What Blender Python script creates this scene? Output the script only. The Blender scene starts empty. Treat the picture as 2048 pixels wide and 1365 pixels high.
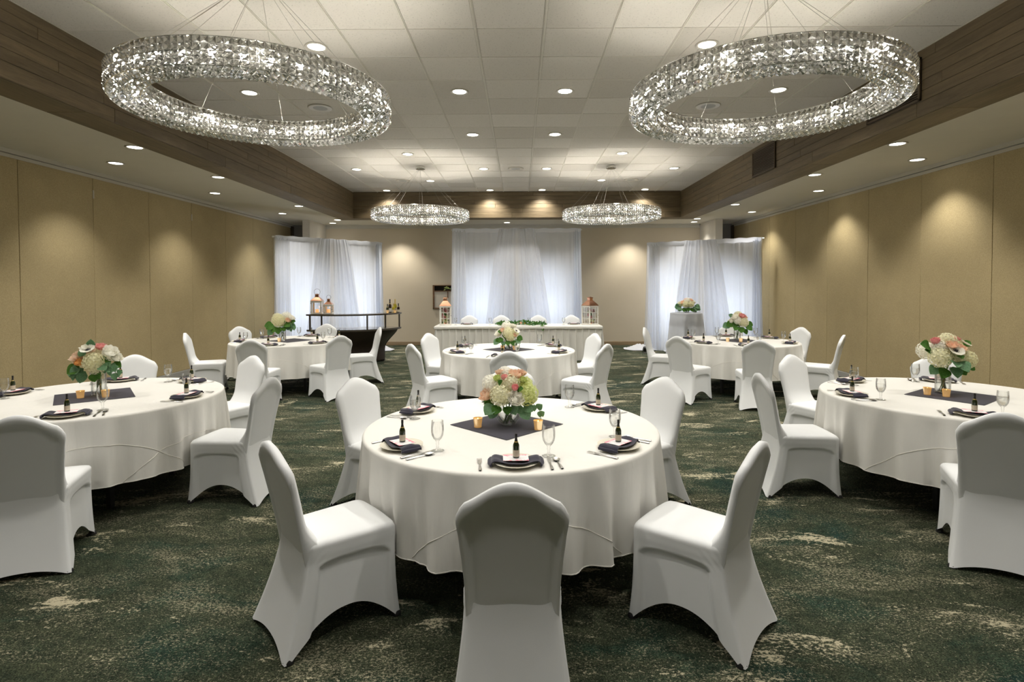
import bpy, math, random
from math import sin, cos, pi, radians, sqrt, atan2, hypot
from mathutils import Vector, Matrix
random.seed(7)
SC = bpy.context.scene
COL = SC.collection

# ------------------------------------------------------------------ camera, world, exposure
CAMZ = 1.6455
def make_camera():
    p, y, r = 0.02449, -0.008275, -0.0023986
    cp, sp, cy, sy, cr, sr = cos(p), sin(p), cos(y), sin(y), cos(r), sin(r)
    f = Vector((sy*cp, cy*cp, -sp)); rt = Vector((cy, -sy, 0)); up = rt.cross(f)
    R = cr*rt + sr*up; U = -sr*rt + cr*up
    cd = bpy.data.cameras.new('camera'); co = bpy.data.objects.new('camera', cd); COL.objects.link(co)
    m = Matrix((( R.x, U.x, -f.x, 0), (R.y, U.y, -f.y, 0), (R.z, U.z, -f.z, CAMZ), (0, 0, 0, 1)))
    co.matrix_world = m
    cd.sensor_width = 36; cd.sensor_fit = 'HORIZONTAL'; cd.lens = 36*1107.27/2048
    cd.shift_x = -(1030.05-1024)/2048; cd.shift_y = (597.95-682.5)/2048
    cd.clip_start = 0.05
    SC.camera = co
make_camera()
w = bpy.data.worlds.new('world'); SC.world = w; w.use_nodes = True
w.node_tree.nodes['Background'].inputs[0].default_value = (0.85, 0.93, 1.0, 1)
w.node_tree.nodes['Background'].inputs[1].default_value = 0.10
SC.view_settings.view_transform = 'Standard'; SC.view_settings.look = 'None'
SC.view_settings.gamma = 1; SC.view_settings.use_curve_mapping = False
SC.view_settings.exposure = 0.06
cyc = SC.cycles
cyc.use_denoising = True; cyc.max_bounces = 9; cyc.diffuse_bounces = 5; cyc.glossy_bounces = 3
cyc.transmission_bounces = 6; cyc.transparent_max_bounces = 20
cyc.caustics_reflective = False; cyc.caustics_refractive = False
cyc.sample_clamp_indirect = 10.0; cyc.blur_glossy = 0.5
SPOT_W = 105.0      # each ceiling downlight
SOFF_W = 88.0      # each soffit downlight
CHAND_W = 3.2      # each lamp in a chandelier (12 per ring)
BACK_W = 260.0      # lamps behind the drapes
WARM = (1.0, 0.96, 0.885)

# ------------------------------------------------------------------ tagging
def tag(o, label=None, cat=None, group=None, kind=None):
    if label: o['label'] = label
    if cat: o['category'] = cat
    if group: o['group'] = group
    if kind: o['kind'] = kind
    return o
def empty(name, loc=(0,0,0), rz=0):
    o = bpy.data.objects.new(name, None); COL.objects.link(o); o.location = loc
    o.rotation_euler = (0,0,rz); o.empty_display_size = .05
    return o
def link(name, me, parent=None, loc=(0,0,0), rot=(0,0,0), scale=(1,1,1)):
    o = bpy.data.objects.new(name, me); COL.objects.link(o)
    if parent: o.parent = parent
    o.location = loc; o.rotation_euler = rot; o.scale = scale
    return o
def kids(o): return [c for c in bpy.data.objects if c.parent == o]
KIDS = {}
def copy_tree(o, parent=None, ch=None):
    c = o.copy(); COL.objects.link(c)
    if parent: c.parent = parent
    for k in (ch(o) if ch else kids(o)):
        copy_tree(k, c, ch)
    return c
def snapshot(root):
    d = {}
    for o in bpy.data.objects:
        if o.parent: d.setdefault(o.parent, []).append(o)
    return lambda q: d.get(q, [])

# ------------------------------------------------------------------ materials
MATS = {}
def nt(name):
    m = bpy.data.materials.new(name); m.use_nodes = True
    return m, m.node_tree.nodes, m.node_tree.links, m.node_tree.nodes['Principled BSDF']
def mat(name, col, rough=.6, metal=0, spec=.5, trans=0, emit=None, estr=0, bump=0, bscale=60, coat=0, sheen=0):
    if name in MATS: return MATS[name]
    m, N, L, b = nt(name)
    b.inputs['Base Color'].default_value = (*col, 1); b.inputs['Roughness'].default_value = rough
    b.inputs['Metallic'].default_value = metal; b.inputs['Specular IOR Level'].default_value = spec
    b.inputs['Transmission Weight'].default_value = trans; b.inputs['Coat Weight'].default_value = coat
    b.inputs['Sheen Weight'].default_value = sheen
    if emit: b.inputs['Emission Color'].default_value = (*emit, 1); b.inputs['Emission Strength'].default_value = estr
    tc = N.new('ShaderNodeTexCoord'); no = N.new('ShaderNodeTexNoise'); no.inputs['Scale'].default_value = bscale
    L.new(tc.outputs['Object'], no.inputs['Vector'])
    mx = N.new('ShaderNodeMix'); mx.data_type = 'RGBA'; mx.blend_type = 'MULTIPLY'; mx.inputs[0].default_value = .12
    mx.inputs[6].default_value = (*col, 1); L.new(no.outputs['Fac'], mx.inputs[7])
    L.new(mx.outputs[2], b.inputs['Base Color'])
    if bump:
        bp = N.new('ShaderNodeBump'); bp.inputs['Strength'].default_value = bump; bp.inputs['Distance'].default_value = .01
        L.new(no.outputs['Fac'], bp.inputs['Height']); L.new(bp.outputs[0], b.inputs['Normal'])
    MATS[name] = m
    return m
def ramp(N, stops, interp='LINEAR'):
    r = N.new('ShaderNodeValToRGB'); e = r.color_ramp; e.interpolation = interp
    while len(e.elements) > 1: e.elements.remove(e.elements[-1])
    e.elements[0].position = stops[0][0]; e.elements[0].color = (*stops[0][1], 1)
    for p, c in stops[1:]:
        q = e.elements.new(p); q.color = (*c, 1)
    return r
def noise(N, L, vec, scale, detail=4, rough=.6, dist=0):
    n = N.new('ShaderNodeTexNoise'); n.inputs['Scale'].default_value = scale; n.inputs['Detail'].default_value = detail
    n.inputs['Roughness'].default_value = rough; n.inputs['Distortion'].default_value = dist
    L.new(vec, n.inputs['Vector']); return n
def mapping(N, L, out, scale=(1,1,1), rot=(0,0,0)):
    mp = N.new('ShaderNodeMapping'); mp.inputs['Scale'].default_value = scale; mp.inputs['Rotation'].default_value = rot
    L.new(out, mp.inputs['Vector']); return mp.outputs[0]
def mixc(N, L, fac, a, b, mode='MIX'):
    mx = N.new('ShaderNodeMix'); mx.data_type = 'RGBA'; mx.blend_type = mode
    for s, v in ((0, fac), (6, a), (7, b)):
        if isinstance(v, (int, float)): mx.inputs[s].default_value = v
        elif isinstance(v, tuple): mx.inputs[s].default_value = (*v, 1)
        else: L.new(v, mx.inputs[s])
    return mx.outputs[2]
def math_(N, L, op, a, b=0.0):
    n = N.new('ShaderNodeMath'); n.operation = op
    for i, v in enumerate((a, b)):
        if isinstance(v, (int, float)): n.inputs[i].default_value = v
        else: L.new(v, n.inputs[i])
    return n.outputs[0]

def carpet():
    m, N, L, b = nt('carpet'); tc = N.new('ShaderNodeTexCoord'); O = tc.outputs['Object']
    base = ramp(N, [(.30, (.014,.037,.034)), (.40, (.024,.043,.030)), (.48, (.036,.046,.030)), (.60, (.044,.052,.033)), (.74, (.030,.048,.033))])
    n1 = noise(N, L, mapping(N, L, O, (.6, 1.1, 1)), 1.5, 6, .68, .6); L.new(n1.outputs['Fac'], base.inputs[0])
    n2 = noise(N, L, O, 130, 3, .7)
    g = ramp(N, [(.36, (.25,.25,.25)), (.5, (.9,.9,.9)), (.64, (1.8,1.8,1.7))]); L.new(n2.outputs['Fac'], g.inputs[0])
    c = mixc(N, L, 1.0, base.outputs[0], g.outputs[0], 'MULTIPLY')
    nm = noise(N, L, O, 16, 4, .7); gm = ramp(N, [(.35, (.55,.6,.58)), (.65, (1.35,1.3,1.2))]); L.new(nm.outputs['Fac'], gm.inputs[0])
    c = mixc(N, L, 1.0, c, gm.outputs[0], 'MULTIPLY')
    # fine pale speckle, denser in drifts
    n3 = noise(N, L, mapping(N, L, O, (1, 1.4, 1)), 68, 4, .85, .4)
    n4 = noise(N, L, mapping(N, L, O, (.7, 1.7, 1)), 2.4, 5, .65, .6)
    s = math_(N, L, 'ADD', n3.outputs['Fac'], math_(N, L, 'MULTIPLY', n4.outputs['Fac'], .40))
    sp = ramp(N, [(.765, (0,0,0)), (.80, (.85,.85,.85))]); L.new(s, sp.inputs[0])
    c = mixc(N, L, sp.outputs[0], c, (.30, .275, .19))
    # worn cream streaks
    n5 = noise(N, L, mapping(N, L, O, (.6, 1.4, 1), (0,0,.15)), 2.3, 7, .70, .9)
    n6 = noise(N, L, mapping(N, L, O, (1, 1.5, 1)), 42, 5, .8)
    s2 = math_(N, L, 'ADD', n5.outputs['Fac'], math_(N, L, 'MULTIPLY', n6.outputs['Fac'], .60))
    st = ramp(N, [(.905, (0,0,0)), (.924, (1,1,1))]); L.new(s2, st.inputs[0])
    c = mixc(N, L, st.outputs[0], c, (.44, .40, .28))
    L.new(c, b.inputs['Base Color']); b.inputs['Roughness'].default_value = .95
    b.inputs['Specular IOR Level'].default_value = .1
    bp = N.new('ShaderNodeBump'); bp.inputs['Strength'].default_value = .6; bp.inputs['Distance'].default_value = .006
    L.new(n2.outputs['Fac'], bp.inputs['Height']); L.new(bp.outputs[0], b.inputs['Normal'])
    return m
def fabric_wall():
    m, N, L, b = nt('wall_fabric'); tc = N.new('ShaderNodeTexCoord'); O = tc.outputs['Object']
    n1 = noise(N, L, mapping(N, L, O, (1, 1, 1.3)), 95, 4, .7)
    r = ramp(N, [(.3, (.36,.285,.15)), (.7, (.54,.44,.255))]); L.new(n1.outputs['Fac'], r.inputs[0])
    n2 = noise(N, L, O, 2.2, 3, .5)
    oi = N.new('ShaderNodeObjectInfo')
    v = math_(N, L, 'ADD', math_(N, L, 'MULTIPLY', n2.outputs['Fac'], .22), .86)
    v = math_(N, L, 'ADD', v, math_(N, L, 'MULTIPLY', oi.outputs['Random'], .05))
    hs = N.new('ShaderNodeHueSaturation'); L.new(v, hs.inputs['Value']); L.new(r.outputs[0], hs.inputs['Color'])
    L.new(hs.outputs[0], b.inputs['Base Color']); b.inputs['Roughness'].default_value = .9; b.inputs['Specular IOR Level'].default_value = .15
    bp = N.new('ShaderNodeBump'); bp.inputs['Strength'].default_value = .25; bp.inputs['Distance'].default_value = .003
    L.new(n1.outputs['Fac'], bp.inputs['Height']); L.new(bp.outputs[0], b.inputs['Normal'])
    return m
def wood(name, c1, c2, axis='Y', rough=.55):
    m, N, L, b = nt(name); tc = N.new('ShaderNodeTexCoord'); O = tc.outputs['Object']
    oi = N.new('ShaderNodeObjectInfo')
    va = N.new('ShaderNodeVectorMath'); va.operation = 'ADD'; L.new(O, va.inputs[0])
    cx = N.new('ShaderNodeCombineXYZ'); L.new(math_(N, L, 'MULTIPLY', oi.outputs['Random'], 40), cx.inputs[2]); L.new(cx.outputs[0], va.inputs[1])
    sc = {'Y': (9, .7, 9), 'X': (.7, 9, 9), 'Z': (9, 9, .7)}[axis]
    n1 = noise(N, L, mapping(N, L, va.outputs[0], sc), 3.0, 7, .65, 1.2)
    r = ramp(N, [(.3, c1), (.7, c2)]); L.new(n1.outputs['Fac'], r.inputs[0])
    n2 = noise(N, L, mapping(N, L, va.outputs[0], tuple(s*.35 for s in sc)), 2.2, 3, .5)
    v = math_(N, L, 'ADD', math_(N, L, 'MULTIPLY', n2.outputs['Fac'], .7), .55)
    v = math_(N, L, 'ADD', v, math_(N, L, 'MULTIPLY', oi.outputs['Random'], .22))
    hs = N.new('ShaderNodeHueSaturation'); L.new(v, hs.inputs['Value']); L.new(r.outputs[0], hs.inputs['Color'])
    L.new(hs.outputs[0], b.inputs['Base Color']); b.inputs['Roughness'].default_value = rough
    bp = N.new('ShaderNodeBump'); bp.inputs['Strength'].default_value = .15; bp.inputs['Distance'].default_value = .002
    L.new(n1.outputs['Fac'], bp.inputs['Height']); L.new(bp.outputs[0], b.inputs['Normal'])
    return m
def ceiling_tile():
    m, N, L, b = nt('ceiling_tile'); tc = N.new('ShaderNodeTexCoord'); O = tc.outputs['Object']
    oi = N.new('ShaderNodeObjectInfo')
    n1 = noise(N, L, mapping(N, L, O, (1, 1, 1)), 90, 3, .6)
    pit = ramp(N, [(.33, (.72,.72,.72)), (.40, (1,1,1))]); L.new(n1.outputs['Fac'], pit.inputs[0])
    r = ramp(N, [(0, (.55,.52,.47)), (.5, (.61,.58,.53)), (1, (.65,.62,.57))]); L.new(oi.outputs['Random'], r.inputs[0])
    c = mixc(N, L, 1.0, r.outputs[0], pit.outputs[0], 'MULTIPLY')
    L.new(c, b.inputs['Base Color']); b.inputs['Roughness'].default_value = .95; b.inputs['Specular IOR Level'].default_value = .2
    bp = N.new('ShaderNodeBump'); bp.inputs['Strength'].default_value = .3; bp.inputs['Distance'].default_value = .003
    L.new(pit.outputs[0], bp.inputs['Height']); L.new(bp.outputs[0], b.inputs['Normal'])
    return m
def plaster(name, col, var=.08, s=3):
    m, N, L, b = nt(name); tc = N.new('ShaderNodeTexCoord'); O = tc.outputs['Object']
    n1 = noise(N, L, O, s, 4, .6); n2 = noise(N, L, mapping(N, L, O, (1, 1, 8)), 40, 3, .6)
    v = math_(N, L, 'ADD', math_(N, L, 'MULTIPLY', n1.outputs['Fac'], var), 1-var/2)
    v = math_(N, L, 'ADD', v, math_(N, L, 'MULTIPLY', n2.outputs['Fac'], .05))
    hs = N.new('ShaderNodeHueSaturation'); L.new(v, hs.inputs['Value']); hs.inputs['Color'].default_value = (*col, 1)
    L.new(hs.outputs[0], b.inputs['Base Color']); b.inputs['Roughness'].default_value = .85; b.inputs['Specular IOR Level'].default_value = .2
    return m
def cloth(name, col, transl=0.0, transp=0.0, weave=400, sheen=.2, rough=.8, wr=0):
    m, N, L, b = nt(name); tc = N.new('ShaderNodeTexCoord'); O = tc.outputs['Object']
    n1 = noise(N, L, O, weave, 2, .5); n2 = noise(N, L, O, 4, 4, .6)
    v = math_(N, L, 'ADD', math_(N, L, 'MULTIPLY', n2.outputs['Fac'], .06), .97)
    hs = N.new('ShaderNodeHueSaturation'); L.new(v, hs.inputs['Value']); hs.inputs['Color'].default_value = (*col, 1)
    L.new(hs.outputs[0], b.inputs['Base Color']); b.inputs['Roughness'].default_value = rough; b.inputs['Sheen Weight'].default_value = sheen
    b.inputs['Specular IOR Level'].default_value = .25
    bp = N.new('ShaderNodeBump'); bp.inputs['Strength'].default_value = .12 if not wr else .5; bp.inputs['Distance'].default_value = .002 if not wr else .012
    if wr:
        n3 = noise(N, L, mapping(N, L, O, (1, 1, .35)), wr, 4, .55, .5); L.new(n3.outputs['Fac'], bp.inputs['Height'])
    else: L.new(n1.outputs['Fac'], bp.inputs['Height'])
    L.new(bp.outputs[0], b.inputs['Normal'])
    out = b.outputs[0]
    if transl:
        t = N.new('ShaderNodeBsdfTranslucent'); L.new(hs.outputs[0], t.inputs['Color'])
        mx = N.new('ShaderNodeMixShader'); mx.inputs[0].default_value = transl; L.new(out, mx.inputs[1]); L.new(t.outputs[0], mx.inputs[2]); out = mx.outputs[0]
    if transp:
        t = N.new('ShaderNodeBsdfTransparent')
        mx = N.new('ShaderNodeMixShader'); mx.inputs[0].default_value = transp; L.new(out, mx.inputs[1]); L.new(t.outputs[0], mx.inputs[2]); out = mx.outputs[0]
    L.new(out, N['Material Output'].inputs['Surface'])
    return m
def thin_glass(name, tint=(.995,.998,.995), edge=.86, rough=.02):
    m, N, L, b = nt(name); N.remove(b)
    lw = N.new('ShaderNodeLayerWeight'); lw.inputs['Blend'].default_value = .25
    t = N.new('ShaderNodeBsdfTransparent'); 
    tr = ramp(N, [(0, tint), (.75, tuple(x*.98 for x in tint)), (1, tuple(x*edge for x in tint))]); L.new(lw.outputs['Facing'], tr.inputs[0]); L.new(tr.outputs[0], t.inputs['Color'])
    g = N.new('ShaderNodeBsdfGlossy'); g.inputs['Roughness'].default_value = rough
    f = math_(N, L, 'ADD', math_(N, L, 'MULTIPLY', lw.outputs['Fresnel'], .55), .025)
    mx = N.new('ShaderNodeMixShader'); L.new(f, mx.inputs[0]); L.new(t.outputs[0], mx.inputs[1]); L.new(g.outputs[0], mx.inputs[2])
    L.new(mx.outputs[0], N['Material Output'].inputs['Surface'])
    return m
def solid_water():
    m, N, L, b = nt('water'); N.remove(b)
    g = N.new('ShaderNodeBsdfGlass'); g.inputs['IOR'].default_value = 1.33; g.inputs['Roughness'].default_value = 0.0
    t = N.new('ShaderNodeBsdfTransparent'); m1 = N.new('ShaderNodeMixShader'); m1.inputs[0].default_value = .65
    L.new(g.outputs[0], m1.inputs[1]); L.new(t.outputs[0], m1.inputs[2]); L.new(m1.outputs[0], N['Material Output'].inputs['Surface'])
    return m
def crystal():
    m, N, L, b = nt('crystal'); N.remove(b)
    g = N.new('ShaderNodeBsdfGlass'); g.inputs['IOR'].default_value = 1.75; g.inputs['Roughness'].default_value = 0.0; g.inputs['Color'].default_value = (1,1,.985,1)
    t = N.new('ShaderNodeBsdfTransparent')
    gl = N.new('ShaderNodeBsdfGlossy'); gl.inputs['Roughness'].default_value = .08
    m1 = N.new('ShaderNodeMixShader'); m1.inputs[0].default_value = .15; L.new(g.outputs[0], m1.inputs[1]); L.new(t.outputs[0], m1.inputs[2])
    m2 = N.new('ShaderNodeMixShader'); m2.inputs[0].default_value = .12; L.new(m1.outputs[0], m2.inputs[1]); L.new(gl.outputs[0], m2.inputs[2])
    L.new(m2.outputs[0], N['Material Output'].inputs['Surface'])
    return m
def glow(name, col, s):
    m, N, L, b = nt(name); N.remove(b); e = N.new('ShaderNodeEmission'); e.inputs[0].default_value = (*col, 1); e.inputs[1].default_value = s
    L.new(e.outputs[0], N['Material Output'].inputs['Surface']); return m
def petal(name, c1, c2, scale=3):
    m, N, L, b = nt(name); tc = N.new('ShaderNodeTexCoord'); oi = N.new('ShaderNodeObjectInfo')
    n1 = noise(N, L, tc.outputs['Object'], scale, 3, .6)
    f = math_(N, L, 'ADD', n1.outputs['Fac'], math_(N, L, 'MULTIPLY', oi.outputs['Random'], .2))
    r = ramp(N, [(.35, c1), (.75, c2)]); L.new(f, r.inputs[0])
    L.new(r.outputs[0], b.inputs['Base Color']); b.inputs['Roughness'].default_value = .65; b.inputs['Specular IOR Level'].default_value = .2
    t = N.new('ShaderNodeBsdfTranslucent'); L.new(r.outputs[0], t.inputs['Color'])
    mx = N.new('ShaderNodeMixShader'); mx.inputs[0].default_value = .42; L.new(b.outputs[0], mx.inputs[1]); L.new(t.outputs[0], mx.inputs[2])
    L.new(mx.outputs[0], N['Material Output'].inputs['Surface'])
    return m
def card_mat():
    m, N, L, b = nt('card_print'); tc = N.new('ShaderNodeTexCoord'); O = tc.outputs['Object']
    sx = N.new('ShaderNodeSeparateXYZ'); L.new(O, sx.inputs[0])
    n1 = noise(N, L, O, 95, 3, .6, .8); n2 = noise(N, L, O, 22, 2, .5)
    edge = math_(N, L, 'MULTIPLY', math_(N, L, 'ABSOLUTE', math_(N, L, 'ADD', sx.outputs[1], .004)), 9.0)
    s = math_(N, L, 'ADD', math_(N, L, 'MULTIPLY', n1.outputs['Fac'], .5), math_(N, L, 'ADD', edge, math_(N, L, 'MULTIPLY', n2.outputs['Fac'], .6)))
    r = ramp(N, [(.86, (.80,.78,.78)), (.93, (.85,.42,.46)), (1.0, (.75,.22,.30))]); L.new(s, r.inputs[0])
    L.new(r.outputs[0], b.inputs['Base Color']); b.inputs['Roughness'].default_value = .5
    return m

M = dict(
 carpet=carpet(), fabric=fabric_wall(), tile=ceiling_tile(),
 soffit=plaster('soffit_paint', (.60,.565,.47)), back=plaster('back_wall_paint', (.60,.52,.39)), white_trim=plaster('trim_paint', (.55,.52,.44)),
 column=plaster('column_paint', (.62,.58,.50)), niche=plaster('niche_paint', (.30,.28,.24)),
 grid=mat('tee_grid', (.66,.63,.56), .6), plankY=wood('beam_wood_side', (.115,.084,.045), (.19,.142,.080), 'Y'), plankX=wood('beam_wood_back', (.115,.084,.045), (.19,.142,.080), 'X'),
 groove=mat('dark_groove', (.018,.012,.008), .8), base=wood('baseboard_wood', (.26,.18,.10), (.36,.26,.15), 'X'), grill=mat('grille_brown', (.10,.072,.045), .5, .3),
 basegrey=mat('baseboard_grey', (.38,.37,.34), .6),
 spandex=cloth('spandex', (.82,.835,.845), 0, 0, 500, .15, .55), linen=cloth('white_linen', (.79,.775,.73), .05, 0, 500, .1, .8, 7), seam=cloth('seam_linen', (.84,.81,.75), 0, 0, 300),
 sheer=cloth('sheer_drape', (.80,.84,.93), .5, .06, 300, .1, .75, 0), hem=cloth('drape_hem', (.86,.88,.94), .3, 0, 300, .1, .8, 9), sheer2=cloth('sheer_overlay', (.85,.87,.92), .35, .25, 300, .1, .8),
 navy=cloth('navy_cloth', (.030,.028,.045), 0, 0, 300, .25, .85), black=mat('black_rubber', (.012,.012,.013), .5), dkwood=wood('espresso_wood', (.018,.010,.007), (.035,.02,.013), 'X', .35),
 bargrey=mat('bar_top_laminate', (.20,.19,.17), .25, 0, .5, coat=.3), baredge=mat('bar_edge_bronze', (.085,.072,.055), .35, .5), chrome=mat('chrome', (.85,.84,.8), .12, 1), steel=mat('flatware_steel', (.82,.81,.78), .28, 1),
 plate=mat('cream_china', (.80,.76,.64), .15, 0, .6), glass=thin_glass('clear_glass'), water=solid_water(), vase=thin_glass('vase_glass', (.985,.995,.99), .70),
 crystal=crystal(), bulb=glow('lamp_bulb', (1,.95,.85), 260), core=mat('mirrored_facets', (.95,.94,.90), .16, .92), lens=glow('downlight_lens', (1,.95,.82), 9), trim=mat('downlight_trim', (.60,.57,.50), .35, .2), speaker=mat('speaker_grille', (.42,.42,.40), .6), 
 cable=mat('steel_cable', (.45,.44,.40), .35, .8), copper=mat('copper_roof', (.80,.42,.27), .22, 1), lantern=mat('lantern_white', (.84,.82,.76), .45), candle=mat('candle_wax', (.9,.72,.5), .5, emit=(1,.45,.15), estr=.8), flame=glow('flame', (1,.62,.18), 25),
 mercury=mat('mercury_glass', (.75,.66,.48), .18, .75, emit=(1,.5,.12), estr=.35), botglass=mat('green_bottle', (.020,.030,.010), .08, 0, .7, coat=.5), redglass=mat('dark_red_bottle', (.022,.008,.008), .08, 0, .7, coat=.5), yelglass=mat('amber_bottle', (.42,.36,.03), .1, 0, .6, coat=.5), label=mat('bottle_label', (.62,.55,.42), .6), foil=mat('gold_foil', (.62,.46,.16), .35, .6), foilblk=mat('black_foil', (.015,.013,.012), .4),  # mercury glass emits faintly: candle glow put into the holder material
 labelwhite=mat('white_label', (.75,.73,.68), .6),
 card=card_mat(), leaf=petal('leaf_green', (.05,.16,.025), (.14,.32,.06), 8), euca=petal('eucalyptus', (.16,.34,.17), (.30,.50,.30), 8), stem=mat('stem_green', (.16,.25,.06), .5),
 hyd_cream=petal('hydrangea_cream', (.83,.80,.48), (.90,.88,.70), 9), hyd_green=petal('hydrangea_green', (.62,.70,.20), (.85,.86,.52), 9), white=petal('bloom_white', (.93,.91,.80), (.97,.96,.90), 5),
 peach=petal('bloom_peach', (.90,.58,.40), (.92,.76,.60), 4), pink=petal('bloom_pink', (.85,.30,.32), (.88,.50,.46), 4), orange=petal('bloom_orange', (.85,.36,.10), (.90,.55,.20), 4), greenb=petal('bloom_green', (.50,.62,.12), (.72,.78,.32), 4), dark=mat('anemone_eye', (.01,.008,.012), .5),
 black_glass=mat('dark_mirror', (.012,.010,.008), .12), frame=wood('frame_wood', (.11,.055,.022), (.20,.105,.045), 'X'), table=mat('table_underside', (.05,.045,.04), .6), pane=plaster('hatch_panel', (.58,.52,.42)),
)

# ------------------------------------------------------------------ mesh builder
class MB:
    def __init__(s): s.v = []; s.f = []; s.m = []
    def add(s, verts, faces, mi=0, T=None):
        o = len(s.v)
        s.v += [tuple(T @ Vector(p)) if T is not None else tuple(p) for p in verts]
        s.f += [tuple(i+o for i in f) for f in faces]; s.m += [mi]*len(faces); return s
    def box(s, x0, x1, y0, y1, z0, z1, mi=0, T=None):
        v = [(x0,y0,z0),(x1,y0,z0),(x1,y1,z0),(x0,y1,z0),(x0,y0,z1),(x1,y0,z1),(x1,y1,z1),(x0,y1,z1)]
        f = [(0,3,2,1),(4,5,6,7),(0,1,5,4),(1,2,6,5),(2,3,7,6),(3,0,4,7)]
        return s.add(v, f, mi, T)
    def bbox(s, x0, x1, y0, y1, z0, z1, b=.004, mi=0, T=None):   # box with chamfered edges
        v = []; ids = {}
        for i, (x, sx) in enumerate(((x0, 1), (x1, -1))):
            for j, (y, sy) in enumerate(((y0, 1), (y1, -1))):
                for k, (z, sz) in enumerate(((z0, 1), (z1, -1))):
                    for a in range(3):
                        p = [x+sx*b, y+sy*b, z+sz*b]; p[a] = (x, y, z)[a]
                        ids[i,j,k,a] = len(v); v.append(tuple(p))
        f = []
        I = ids
        for a in range(3):
            o = [q for q in range(3) if q != a]
            for e in (0, 1):
                q = []
                for (u, w) in ((0,0),(1,0),(1,1),(0,1)):
                    c = [0,0,0]; c[a] = e; c[o[0]] = u; c[o[1]] = w; q.append(I[c[0],c[1],c[2],a])
                if (e == 0) == (a != 1): q = q[::-1]
                f.append(tuple(q))
        for a in range(3):
            o = [q for q in range(3) if q != a]
            for u in (0, 1):
                for w in (0, 1):
                    c0 = [0,0,0]; c1 = [0,0,0]; c0[o[0]] = c1[o[0]] = u; c0[o[1]] = c1[o[1]] = w; c0[a] = 0; c1[a] = 1
                    q = [I[(*c0, o[0])], I[(*c1, o[0])], I[(*c1, o[1])], I[(*c0, o[1])]]
                    f.append(tuple(q))
        for i in (0,1):
            for j in (0,1):
                for k in (0,1): f.append((I[i,j,k,0], I[i,j,k,1], I[i,j,k,2]))
        return s.add(v, f, mi, T)
    def lathe(s, prof, n=24, mi=0, T=None, cap0=True, cap1=True, a0=0, a1=2*pi):
        full = abs(a1-a0-2*pi) < 1e-6
        cnt = n if full else n+1
        v = [(r*cos(a0+(a1-a0)*k/n), r*sin(a0+(a1-a0)*k/n), z) for r, z in prof for k in range(cnt)]
        f = []
        for i in range(len(prof)-1):
            for k in range(n):
                k2 = (k+1) % cnt
                f.append((i*cnt+k, i*cnt+k2, (i+1)*cnt+k2, (i+1)*cnt+k))
        if full and cap0 and prof[0][0] > 1e-6: f.append(tuple(range(cnt))[::-1])
        if full and cap1 and prof[-1][0] > 1e-6: f.append(tuple((len(prof)-1)*cnt+k for k in range(cnt)))
        return s.add(v, f, mi, T)
    def tube(s, pts, r, n=6, mi=0, closed=False, T=None):
        P = [Vector(p) for p in pts]; v = []; f = []; m = len(P)
        R = r if isinstance(r, (list, tuple)) else [r]*m
        nprev = None
        for i in range(m):
            if closed: d = P[(i+1) % m]-P[i-1]
            else: d = P[min(i+1, m-1)]-P[max(i-1, 0)]
            d.normalize()
            ref = Vector((0,0,1)) if abs(d.z) < .95 else Vector((1,0,0))
            if nprev is None: a = d.cross(ref).normalized()
            else: a = (nprev - d*nprev.dot(d)).normalized()
            nprev = a; b = d.cross(a)
            for k in range(n):
                t = 2*pi*k/n; v.append(tuple(P[i]+(a*cos(t)+b*sin(t))*R[i]))
        for i in range(m if closed else m-1):
            j = (i+1) % m
            for k in range(n):
                k2 = (k+1) % n; f.append((i*n+k, i*n+k2, j*n+k2, j*n+k))
        if not closed: f.append(tuple(range(n))[::-1]); f.append(tuple((m-1)*n+k for k in range(n)))
        return s.add(v, f, mi, T)
    def grid(s, fn, nu, nv, mi=0, closeu=False, T=None):
        cu = nu if closeu else nu+1
        v = [fn(i/nu, j/nv) for j in range(nv+1) for i in range(cu)]
        f = []
        for j in range(nv):
            for i in range(nu):
                i2 = (i+1) % cu; f.append((j*cu+i, j*cu+i2, (j+1)*cu+i2, (j+1)*cu+i))
        return s.add(v, f, mi, T)
    def prism(s, pts, z0, z1, mi=0, T=None):
        n = len(pts); v = [(x, y, z0) for x, y in pts]+[(x, y, z1) for x, y in pts]
        f = [tuple(range(n))[::-1], tuple(range(n, 2*n))]+[(i, (i+1) % n, n+(i+1) % n, n+i) for i in range(n)]
        return s.add(v, f, mi, T)
    def mesh(s, name, mats, smooth=False, angle=None):
        me = bpy.data.meshes.new(name); me.from_pydata(s.v, [], s.f)
        for q in (mats if isinstance(mats, (list, tuple)) else [mats]): me.materials.append(q)
        me.polygons.foreach_set('material_index', s.m)
        if smooth: me.polygons.foreach_set('use_smooth', [True]*len(s.f))
        me.update()
        if smooth and angle:
            try: me.set_sharp_from_angle(angle=radians(angle))
            except Exception: pass
        return me
    def obj(s, name, mats, parent=None, smooth=False, angle=None, **k):
        return link(name, s.mesh(name, mats, smooth, angle), parent, **k)
def sm(x, a, b):
    t = max(0, min(1, (x-a)/(b-a))); return t*t*(3-2*t)
def lerp(a, b, t): return a+(b-a)*t

# ------------------------------------------------------------------ room measures (metres, camera at the origin looking along +Y)
XL, XR = -6.15, 5.73
BXL, BXR = -4.034, 3.892       # beam faces
BYB, YB = 13.447, 15.163
Y0 = -4.5
ZC, ZS, ZBM = 3.912, 3.30, 3.28
TILE = .61; TX0, TY0 = -2.2158, 4.9505

def struct(o): o['kind'] = 'structure'; return o
struct(MB().box(XL-.3, XR+.3, Y0, YB+.3, -.05, 0).obj('floor', M['carpet']))
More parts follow.
